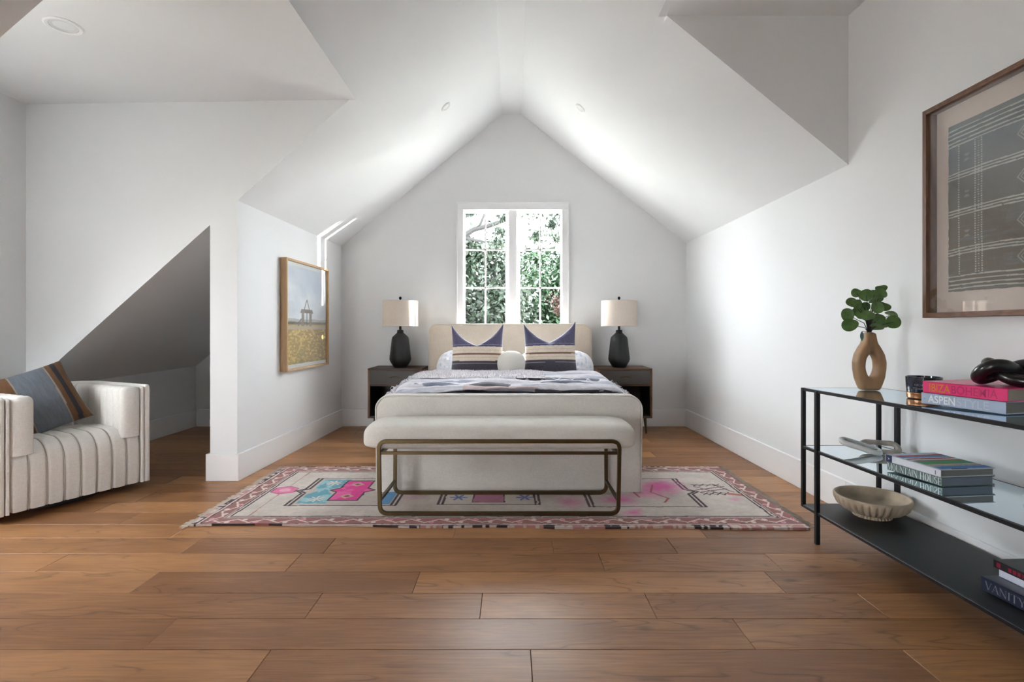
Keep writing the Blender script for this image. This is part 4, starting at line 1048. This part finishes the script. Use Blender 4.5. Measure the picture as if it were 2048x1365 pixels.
def serif(txt, width, height):
    V = []; F_ = []; x = 0
    def stroke(ax, ay, bx, by, wd):
        dx, dy = bx-ax, by-ay; l = math.hypot(dx, dy) or 1
        # widths are horizontal for upright strokes
        if abs(dy) > abs(dx)*.6: nx_, ny_ = wd/2, 0
        else: nx_, ny_ = 0, wd/2*.7
        o_ = len(V); V.extend([(ax-nx_, ay-ny_), (ax+nx_, ay+ny_), (bx+nx_, by+ny_), (bx-nx_, by-ny_)]); F_.append((o_, o_+1, o_+2, o_+3))
    for c_ in txt:
        adv, st, sf = GL[c_]
        if c_ == 'O':
            n_ = 24; o_ = len(V)
            for k in range(n_):
                a = 2*PI*k/n_; V.append((x+.45+.38*math.cos(a), .5+.52*math.sin(a)))
            for k in range(n_):
                a = 2*PI*k/n_; V.append((x+.45+.22*math.cos(a), .5+.485*math.sin(a)))
            for k in range(n_): F_.append((o_+k, o_+(k+1) % n_, o_+n_+(k+1) % n_, o_+n_+k))
        else:
            for (a, b, c2, d_, wv) in st: stroke(x+a, b, x+c2, d_, .05+.105*wv)
            for (a, b) in sf: yy_ = .02 if b == 0 else .98; stroke(x+a-.13, yy_, x+a+.13, yy_, .045)
        x += adv
    return [(a/x*width, b*height) for a, b in V], F_
def lettering(vf, org, U, V_, nrm, m_, parent, name='lettering'):
    org, U, V_, nrm = map(Vector, (org, U, V_, nrm)); mb = MB()
    mb.add([org+U*a+V_*b+nrm*.0006 for a, b in vf[0]], vf[1])
    return mb.build(name, m_, parent, smooth=False, fix=False)

# ------------------------------------------------------------------ books
def book(label, loc, rz, w_, l_, h_, cover, page, group, letters=(), top_paint=None, paperback=False, rough=.35):
    o = thing('book', label, 'book', loc, rz, group)
    mc = mat('book cover', cover, rough, coat=.3); ct = .003
    c_ = MB(); c_.box(0, w_, -l_, 0, 0, ct, .0008, 1).box(0, w_, -l_, 0, h_-ct, h_, .0008, 1).box(0, ct, -l_, 0, 0, h_, .0008, 1)
    c_.build('cover', mc, o, smooth=False)
    MB().box(ct, w_-.005, -l_+.005, -.005, ct, h_-ct).build('pages', mat('page block', page, .85, var=.06, vscale=4, stretch=(1, 1, 200)), o, smooth=False)
    for (vf, u0, v0, colr) in letters:
        lettering(vf, (0, -u0, v0), (0, -1, 0), (0, 0, 1), (-1, 0, 0), mat('ink', colr, .5), o)
    if top_paint:
        xx, yy = np.meshgrid(np.linspace(.001, w_-.001, 60), np.linspace(-l_+.001, -.001, 120), indexing='ij')
        MB().grid(xx, yy, np.full(xx.shape, h_+.0004)).build('cover_art', M_print, o, paint=top_paint, ang=180, fix=False)
    return o
gt = 'coffee table books on the console'
bx, by = 1.588, 2.030; zb1 = sz(ZT, 1.9)+.004; r13 = math.radians(13.5)
book('pale blue grey hardcover book under the pink book on the top glass shelf', (bx-.003, by+.003, zb1), r13, .27, .285, .042, (176, 192, 216), (120, 120, 116), gt,
     [(sans('ASPEN', .098, .030, .02), .026, .006, (240, 244, 250)), (sans('STYLE', .105, .030, .012), .130, .006, (196, 206, 222)), (sans('A', .006, .005), .010, .018, (120, 130, 150))])
def ibiza_top(co):
    c_ = np.tile(np.array([226, 22, 92.]), (len(co), 1)); return c_
book('bright pink hardcover book with orange lettering on the top glass shelf', (bx, by, zb1+.0425), r13, .27, .285, .044, (238, 48, 124), (158, 152, 140), gt,
     [(sans('IBIZA', .076, .030, .014), .026, .007, (226, 134, 44)), (sans('BOHEMIA', .150, .030, .004), .106, .007, (196, 30, 104))])
z_m = sz(ZM, 2.1)+.003; r7 = math.radians(7)
def stripes_top(co):
    x = co[:, 0]; y = co[:, 1]; n = len(x); t = -y/.25+(fbm(x*9, y*9, 3)-.5)*.05; c_ = np.tile(np.array([214, 220, 228.]), (n, 1))
    for a, b, cc in ((.0, .10, (206, 214, 220)), (.13, .20, (186, 60, 86)), (.20, .30, (96, 140, 190)), (.34, .40, (196, 48, 60)), (.46, .53, (160, 116, 70)), (.53, .68, (72, 150, 104)), (.68, .73, (156, 160, 110)), (.76, .80, (196, 130, 60)), (.82, .97, (74, 130, 196))):
        c_[(t > a) & (t < b) & (x > .012+.0*t)] = cc
    c_[(x > .05) & (x < .12) & (t > .97)] = (20, 24, 34); return c_
book('grey green book with large white serif letters on the middle glass shelf', (1.580, 2.212, z_m), r7, .225, .248, .034, (96, 118, 116), (124, 132, 146), gt,
     [(serif('MOUNTAIN', .142, .028), .003, .003, (226, 234, 232)), (serif('HOUSE', .092, .028), .155, .0035, (226, 234, 232))])
book('white spined book with colourful striped cover on the middle glass shelf', (1.575, 2.215, z_m+.0345), r7, .232, .251, .029, (222, 226, 236), (132, 132, 128), gt,
     [(([(0, 0), (.035, 0), (.035, .028), (0, .028)], [(0, 1, 2, 3)]), .0, .001, (44, 54, 92)), (sans('ALPS', .02, .005), .255, .012, (44, 54, 92))] if False else
     [(([(0, 0), (.030, 0), (.030, .028), (0, .028)], [(0, 1, 2, 3)]), .004, .001, (44, 54, 92)), (([(0, 0), (.012, .006), (0, .012), (.004, .006)], [(0, 1, 2, 3)]), .012, .008, (226, 230, 240)),
      (([(0, 0), (.003, 0), (.003, .016), (0, .016)], [(0, 1, 2, 3)]), .228, .006, (44, 54, 92))], stripes_top)
z_b = sz(ZB, 1.6)+.002
book('navy hardcover book with silver serif letters, lowest on the black bottom shelf', (1.603, 1.795, z_b), math.radians(3), .25, .31, .045, (30, 38, 62), (150, 146, 138), gt,
     [(serif('VANITY', .135, .026), .016, .009, (120, 124, 130)), (serif('FAIR', .085, .026), .172, .009, (120, 124, 130))])
book('plain white hardcover book in the middle of the bottom shelf stack', (1.660, 1.790, z_b+.0455), math.radians(3), .22, .30, .026, (216, 222, 236), (220, 220, 216), gt)
book('black book with red lettering on top of the bottom shelf stack', (1.652, 1.802, z_b+.072), math.radians(3), .23, .31, .026, (26, 28, 34), (130, 126, 120), gt,
     [(sans('LE', .022, .014, .02), .012, .006, (130, 20, 48)), (sans('MARCHE', .15, .013, .02), .052, .006, (140, 20, 52))] if False else
     [(([(0, 0), (.014, 0), (.014, .016), (0, .016)], [(0, 1, 2, 3)]), .012, .005, (130, 20, 48)), (([q for k in range(9) for q in ((k*.015, 0), (k*.015+.011, 0), (k*.015+.011, .013), (k*.015, .013))], [(4*k, 4*k+1, 4*k+2, 4*k+3) for k in range(9)]), .052, .006, (140, 20, 52))])

# ------------------------------------------------------------------ vase with eucalyptus
M_vase = mat('carved wood', (160, 124, 88), .6, var=.22, vscale=18, bump=.3, bscale=40, stretch=(1, 1, .35))
VX, VY = 1.768, 2.600; VZ = sz(ZT, VY)
vs = thing('ring_vase', 'carved wooden ring vase with an oval hole on the top glass shelf', 'vase', (VX, VY, VZ), math.radians(-4))
half = [(.0, 0), (.030, 0), (.039, .001), (.048, .020), (.062, .060), (.0695, .105), (.070, .140), (.062, .180), (.045, .212), (.030, .235), (.023, .258), (.021, .286), (.012, .288), (0, .288)]
ol = [(-x, z) for x, z in half[::-1][:-1]][:]+half
poly = half+[(-x, z) for x, z in half[::-1][1:-1]]
cxz = (0.0, .122)
def ray(poly, a):
    best = 0; dx, dz = math.cos(a), math.sin(a)
    for (p, q) in zip(poly, poly[1:]+poly[:1]):
        ex, ez = q[0]-p[0], q[1]-p[1]; det = dx*(-ez)-dz*(-ex)
        if abs(det) < 1e-12: continue
        px_, pz_ = p[0]-cxz[0], p[1]-cxz[1]
        t = (px_*(-ez)-pz_*(-ex))/det; u_ = (dx*pz_-dz*px_)/det
        if t > 0 and -1e-6 <= u_ <= 1+1e-6: best = max(best, t)
    return best
na = 96; nsz = 20; X = []; Y = []; Z = []
for i in range(na+1):
    a = 2*PI*i/na+.001; Ro = ray(poly, a); ri = 1/math.sqrt((math.cos(a)/.0285)**2+(math.sin(a)/.057)**2)
    mid = (Ro+ri)/2; hr = (Ro-ri)/2; rowx = []; rowy = []; rowz = []
    zc = cxz[1]+mid*math.sin(a); TT = .034 if zc < .2 else .034-(min(zc, .25)-.2)*.16
    for k in range(nsz+1):
        b = 2*PI*k/nsz; cr = np.sign(math.cos(b))*abs(math.cos(b))**.5; sr = np.sign(math.sin(b))*abs(math.sin(b))**.6
        rr = mid+hr*cr; rowx.append(cxz[0]+rr*math.cos(a)); rowz.append(max(0, cxz[1]+rr*math.sin(a)+.0)); rowy.append(TT*sr*(1+.02*math.sin(a*5)))
    X.append(rowx); Y.append(rowy); Z.append(rowz)
MB().grid(np.array(X), np.array(Y), np.array(Z)).build('body', M_vase, vs, ang=60, weld=.0004)

plant = thing('eucalyptus_branch', 'round-leaved green eucalyptus stems standing in the wooden vase', 'plant', (VX, VY, VZ+.27))
M_leaf = mat('eucalyptus leaf', (88, 122, 66), .45, var=.3, vscale=25)
M_leaf2 = mat('blue green leaf', (92, 128, 124), .55, var=.1)
M_stem = mat('dark stem', (46, 36, 34), .7)
# zoomed picture coordinates (1580,540, scale 3.79): x, y, rx, ry, depth offset
LV = [(505, 172, 36, 32, .02), (578, 193, 46, 45, -.01), (638, 188, 36, 40, .03), (692, 138, 36, 28, .02), (688, 178, 42, 38, -.02), (470, 250, 40, 38, .01), (508, 262, 34, 46, -.02),
      (565, 278, 38, 34, .02), (662, 285, 44, 45, -.02), (715, 275, 42, 34, .03), (435, 342, 47, 50, -.01), (512, 320, 36, 44, .03), (590, 350, 46, 40, -.03), (455, 415, 54, 48, -.02), (675, 370, 42, 36, .02),
      (768, 338, 40, 22, .03), (783, 396, 50, 48, -.01), (655, 432, 48, 28, .0), (618, 378, 34, 34, .04), (540, 335, 38, 40, .01), (690, 410, 46, 24, .03), (650, 225, 50, 22, -.01)]
st = MB(); rng = random.Random(9); neck = Vector((0, 0, .0))
for i, (zx, zy, rx_, ry_, dpt) in enumerate(LV):
    px_ = 1580+zx/3.79; py_ = 540+zy/3.79; yy_ = VY-.015+dpt; P = Vector(((px_-1024)*yy_/F, yy_, H-(py_-HZ)*yy_/F)); P = P-Vector((VX, VY, VZ+.27))
    r_ = rx_/3.79*yy_/F*1.06; sq = ry_/rx_
    n_ = 18; vv = [(0, 0, -.003)]; ff = []
    for q_, f_ in ((.55, -.0015), (1.0, .002)):
        for k in range(n_):
            a = 2*PI*k/n_; rr = r_*q_*(1+.05*math.cos(a*2+i)-.08*max(0, math.cos(a))**8*(q_ > .9)); vv.append((rr*math.cos(a), rr*math.sin(a), f_+.004*math.cos(a*2)*(q_ > .9)))
    for k in range(n_): ff.append((0, 1+k, 1+(k+1) % n_)); ff.append((1+k, 1+n_+k, 1+n_+(k+1) % n_, 1+(k+1) % n_))
    lf = MB().add(vv, ff).build('leaf', M_leaf if i % 7 != 3 else M_leaf, plant, ang=180, fix=False)
    lf.location = P; tilt = math.acos(max(.2, min(1, sq*.95)))
    cdir = (Vector((0, 0, H))-Vector((VX, VY, VZ+.35))).normalized()
    Q = cdir.to_track_quat('Z', 'Y').to_matrix() @ Matrix.Rotation(rng.uniform(-.5, .5), 3, 'Z') @ Matrix.Rotation(tilt*rng.choice((-1, 1)), 3, 'X') @ Matrix.Rotation(rng.uniform(-.45, .45), 3, 'Y') @ Matrix.Rotation(rng.uniform(0, 6), 3, 'Z')
    lf.rotation_euler = Q.to_euler()
    mid_ = P*.5+Vector((-P.x*.25, -P.y*.2, .012)); st.tube([neck, neck.lerp(mid_, .5)+Vector((0, 0, .006)), mid_, P.lerp(mid_, .4), P], [.0022, .002, .0018, .0014, .001], 5)
# single drooping bluish leaf at the neck
vv = []; ff = []
for k in range(9): t = k/8; wv = .0095*math.sin(PI*min(1, t*1.02))**.7; vv += [(-wv, 0, -.048*t), (0, -.002, -.048*t), (wv, 0, -.048*t)]
for k in range(8): ff += [(k*3, k*3+1, k*3+4, k*3+3), (k*3+1, k*3+2, k*3+5, k*3+4)]
lf = MB().add(vv, ff).build('leaf', M_leaf2, plant, ang=180, fix=False); lf.location = (-.055, -.03, .022); lf['label'] = 'drooping blue green leaf'
st.tube([(0, 0, 0), (-.02, -.015, .02), (-.055, -.03, .022)], .0012, 5)
st.build('stems', M_stem, plant)

# ------------------------------------------------------------------ candle
cx_, cy_ = 1.765, 2.250; cz_ = sz(ZT, cy_)
cd = thing('candle', 'navy glass candle jar with copper base band on the top glass shelf', 'candle', (cx_, cy_, cz_))
M_navy = mat('dark navy glass', (26, 32, 50), .15, coat=.6)
MB().lathe([(.050, .026), (.0605, .028), (.063, .055), (.0645, .093), (.0605, .093), (.059, .075), (.001, .074)], 48).build('jar', M_navy, cd, ang=50)
MB().lathe([(.001, 0), (.055, 0), (.0600, .004), (.0605, .018), (.0615, .020), (.0615, .026), (.05, .027), (.001, .027)], 48).build('base_band', mat('brushed copper', (176, 124, 88), .35, metal=.8), cd, ang=40)
lab = MB(); dirc = math.atan2(-cy_, -cx_)
for txt, zc, wd, hh in (('HONEY', .056, .056, .009), ('TOBACCO', .040, .070, .009)):
    vf = sans(txt, wd, hh); 
    vv = []
    for a, b in vf[0]:
        an = dirc-.05+(a-wd/2)/.0645; rr = .0652; vv.append((rr*math.cos(an), rr*math.sin(an), zc+b))
    lab.add(vv, vf[1])
lab.build('lettering', mat('grey print', (130, 130, 140), .5), cd, smooth=False, fix=False)

# ------------------------------------------------------------------ knot ornament on the books
kz = zb1+.0865
kn = []
for k in range(160):
    t = 2*PI*k/160; kn.append(((math.sin(t)+2*math.sin(2*t))*.029, (math.cos(t)-2*math.cos(2*t))*.029, -math.sin(3*t)*.026+.048))
o = MB().tube(kn, .0220, 18, closed=True).build('knot_sculpture', mat('black glazed ceramic', (20, 20, 21), .3, coat=.4), ang=180)
o.location = (1.755, 1.865, kz+.0); o.rotation_euler = (0, 0, .5)
tag(o, 'black ceramic knot sculpture resting on the pink book', 'sculpture')

# ------------------------------------------------------------------ marble chain links
M_marb = mat('grey marble', (160, 150, 140), .4, var=.35, vscale=22)
M_marbw = mat('white marble', (222, 220, 216), .35, var=.08, vscale=12)
zc = sz(ZM, 2.55)
cl_ = thing('marble_chain', 'two interlocked marble chain links on the middle glass shelf', 'ornament', (1.735, 2.53, zc))
def link(hl, hw_, r, name, m_, M4):
    pts = []
    for (x, y) in rrect(hl, hw_, hw_*.75, 6): p = M4 @ Vector((x, y, 0)); pts.append(p)
    return MB().tube(pts, r, 12, closed=True).build(name, m_, cl_, ang=180)
a = Matrix.Translation((.052, .02, .028)) @ Matrix.Rotation(math.radians(-22), 4, 'Z') @ Matrix.Rotation(math.radians(24), 4, 'X')
link(.074, .038, .0125, 'link', M_marb, a)
b = Matrix.Translation((-.045, .018, .034)) @ Matrix.Rotation(math.radians(-28), 4, 'Z') @ Matrix.Rotation(math.radians(15), 4, 'Y') @ Matrix.Rotation(math.radians(6), 4, 'X')
link(.080, .034, .0125, 'link', M_marbw, b)
# rounded pink stone at the frame edge
st_ = MB(); th = np.linspace(0, PI, 20)[:, None]*np.ones((1, 32)); ph = np.linspace(0, 2*PI, 32)[None, :]*np.ones((20, 1))
st_.grid(.030*np.sin(th)*np.cos(ph), .030*np.sin(th)*np.sin(ph), .016*np.cos(th)+.016)
o = st_.build('stone', mat('pale pink stone', (222, 206, 206), .35, var=.06), ang=180, weld=.0003); o.location = (1.775, 1.782, sz(ZM, 1.78))
tag(o, 'small pale pink stone at the right edge of the middle glass shelf', 'ornament')

# ------------------------------------------------------------------ stone bowl
bz = sz(ZB, 2.56)
prof = [(.001, .008), (.075, .008), (.088, 0.0), (.090, .004), (.084, .014), (.098, .018), (.135, .032), (.162, .054), (.174, .080), (.176, .096), (.174, .103), (.168, .105), (.162, .101), (.156, .080), (.138, .055), (.095, .036), (.04, .026), (.001, .024)]
def flute(a, i):
    if 3 <= i <= 8: return 1-.075*(abs(math.cos(a*17))**9)
    return 1
bo = MB().lathe([(p[0], p[1]) for p in [(q[0]*.93, q[1]*.95) for q in prof]], 272, mod=flute).build('stone_bowl', mat('beige carved stone', (186, 168, 146), .85, var=.14, vscale=16, bump=.5, bscale=90), ang=60)
bo.location = (1.752, 2.555, bz)
tag(bo, 'fluted beige stone bowl on the black bottom shelf', 'bowl')

# ------------------------------------------------------------------ outdoors
g_ = MB().add([(-80, -80, -3.3), (80, -80, -3.3), (80, 120, -3.3), (-80, 120, -3.3)], [(0, 1, 2, 3)]).build('ground', mat('pale bounce ground', (186, 184, 174), .95, var=.1, vscale=.6), smooth=False, fix=False); struct(g_)  # unseen ground, coloured pale to bounce daylight up to the ceilings
def leafmat(name, a, b):
    m_ = mat(name, a, .55, var=.35, vscale=1.4); return m_
LM = [leafmat('oak foliage', (13, 31, 15), 0), leafmat('bright foliage', (9, 43, 10), 0), leafmat('rusty foliage', (46, 28, 22), 0)]
M_bark = mat('bark', (30, 29, 29), .9, var=.25, vscale=12)
def foliage(cents, n, seed, m_, par, name='foliage', s0=.03, s1=.06):
    rg = np.random.RandomState(seed); V_ = []; 
    k = rg.randint(0, len(cents), n); C_ = np.array([c_[:3] for c_ in cents])[k]; Rr = np.array([c_[3] for c_ in cents])[k][:, None]
    d_ = rg.normal(size=(n, 3)); d_ /= np.linalg.norm(d_, axis=1)[:, None]; p = C_+d_*Rr*np.abs(rg.normal(size=(n, 1)))*.72*np.array([1, 1, .85])
    sz_ = rg.uniform(s0, s1, (n, 1)); a = rg.normal(size=(n, 3)); a /= np.linalg.norm(a, axis=1)[:, None]; b_ = np.cross(a, rg.normal(size=(n, 3))); b_ /= np.linalg.norm(b_, axis=1)[:, None]
    q = np.stack([p-a*sz_, p-b_*sz_*.5, p+a*sz_, p+b_*sz_*.5], 1).reshape(-1, 3); fz = np.arange(n*4).reshape(n, 4)
    mb = MB(); mb.v = q.tolist(); mb.f = fz.tolist()
    o_ = mb.build(name, m_, par, smooth=False, fix=False); o_['kind'] = 'stuff'; return o_
def tree(label, base, limbs, cents, n, seed, m_, s0=.03, s1=.06, grp='trees outside the window'):
    t_ = thing('tree', label, 'tree', base, group=grp); mb = MB()
    for pts, r0, r1 in limbs:
        mb.tube([Vector(p)-Vector(base) for p in pts], [r0+(r1-r0)*i/(len(pts)-1) for i in range(len(pts))], 8)
    mb.build('trunk', M_bark, t_); foliage([(c_[0]-base[0], c_[1]-base[1], c_[2]-base[2], c_[3]) for c_ in cents], n, seed, m_, t_, s0=s0, s1=s1); return t_
rg = random.Random(2)
def blob(x0, x1, y0, y1, z0, z1, n, r0, r1): return [(rg.uniform(x0, x1), rg.uniform(y0, y1), rg.uniform(z0, z1), rg.uniform(r0, r1)) for _ in range(n)]
# oak nearer at the left, with the long branch crossing the upper panes
oak_c = blob(-3.6, .1, 10.2, 12.5, -.8, 2.55, 60, .28, .55)+[(-.75, 10.5, 2.6, .2), (-.95, 10.5, 2.75, .2)]
tree('dark oak tree with a long bare branch, seen through the left sash', (-2.6, 11.5, -3.3),
     [([(-2.6, 11.5, -3.3), (-2.5, 11.4, -1), (-2.2, 11.0, 1.0), (-1.6, 10.6, 2.3)], .28, .09),
      ([(-1.7, 10.6, 2.2), (-1.15, 10.1, 2.75), (-.89, 10, 2.87), (-.73, 10, 2.97), (-.46, 10, 3.03), (-.12, 10, 3.146), (.5, 10, 3.45)], .085, .034),
      ([(-.95, 10.05, 2.82), (-.885, 10, 2.80), (-.54, 10, 2.73), (-.18, 10, 2.58), (.1, 10, 2.5)], .032, .016),
      ([(-.63, 10, 3.0), (-.52, 10, 3.26), (-.42, 10, 3.7)], .03, .018),
      ([(-1.2, 10.4, 1.0), (-.7, 10.2, 1.05), (-.35, 10.2, .75), (-.1, 10.2, .45)], .035, .012)], oak_c, 95000, 3, LM[0], .035, .075)
tree('light leafy branches hanging at the top of both sashes', (3.4, 9.0, -3.3),
     [([(3.4, 9.0, -3.3), (3.4, 9.0, 2.5), (2.6, 9.2, 3.9), (1.2, 9.4, 3.9), (.2, 9.5, 3.65)], .2, .02), ([(1.2, 9.4, 3.9), (.95, 9.4, 3.3), (.8, 9.4, 2.9), (.6, 9.4, 2.6)], .014, .004), ([(-.1, 9.6, 3.7), (-.25, 9.6, 3.1), (-.15, 9.6, 2.7)], .014, .005)],
     [(.35, 9.5, 3.25, .22), (.55, 9.5, 3.3, .2), (.15, 9.5, 3.3, .16), (.85, 9.5, 3.2, .2), (.75, 9.5, 2.95, .16), (.45, 9.5, 2.75, .14), (.78, 9.4, 2.7, .12), (-.2, 9.6, 2.85, .2), (-.25, 9.6, 2.65, .2), (-.1, 9.6, 3.1, .14), (-.35, 9.6, 2.5, .18), (-.8, 9.8, 3.25, .12), (-.15, 9.6, 3.3, .18)], 2600, 5, LM[0], .035, .06)
tree('bright green tree filling the right sash', (1.4, 13.5, -3.3), [([(1.4, 13.5, -3.3), (1.3, 13.4, 0), (1.1, 13.3, 2.4)], .22, .05), ([(1.3, 13.2, .4), (.8, 12.6, .9), (.5, 12.4, 1.3)], .06, .02)],
     blob(.05, 3.0, 12.2, 14.2, -1.5, 2.45, 60, .3, .6)+[(.62, 12.6, 2.75, .16), (1.25, 12.6, 2.7, .18), (.2, 12.6, 2.6, .14)], 110000, 8, LM[1], .035, .075)
tree('rust tinged tree behind the bright green one', (2.4, 12.1, -3.3), [([(2.4, 12.1, -3.3), (2.2, 12.0, 0), (1.2, 11.8, 1.9)], .12, .02)], [(1.0, 11.9, 1.72, .20), (1.2, 11.9, 1.62, .22), (1.05, 11.9, 1.5, .13), (1.75, 12, 1.6, .4)], 900, 12, LM[2], .02, .045)
tree('far tree closing the view behind the others', (-.5, 19, -3.3), [([(-.5, 19, -3.3), (-.5, 19, 1)], .3, .1)], blob(-4.5, 4.5, 17.5, 20, -2.5, 3.1, 90, .6, 1.0), 60000, 15, LM[0], .18, .32)
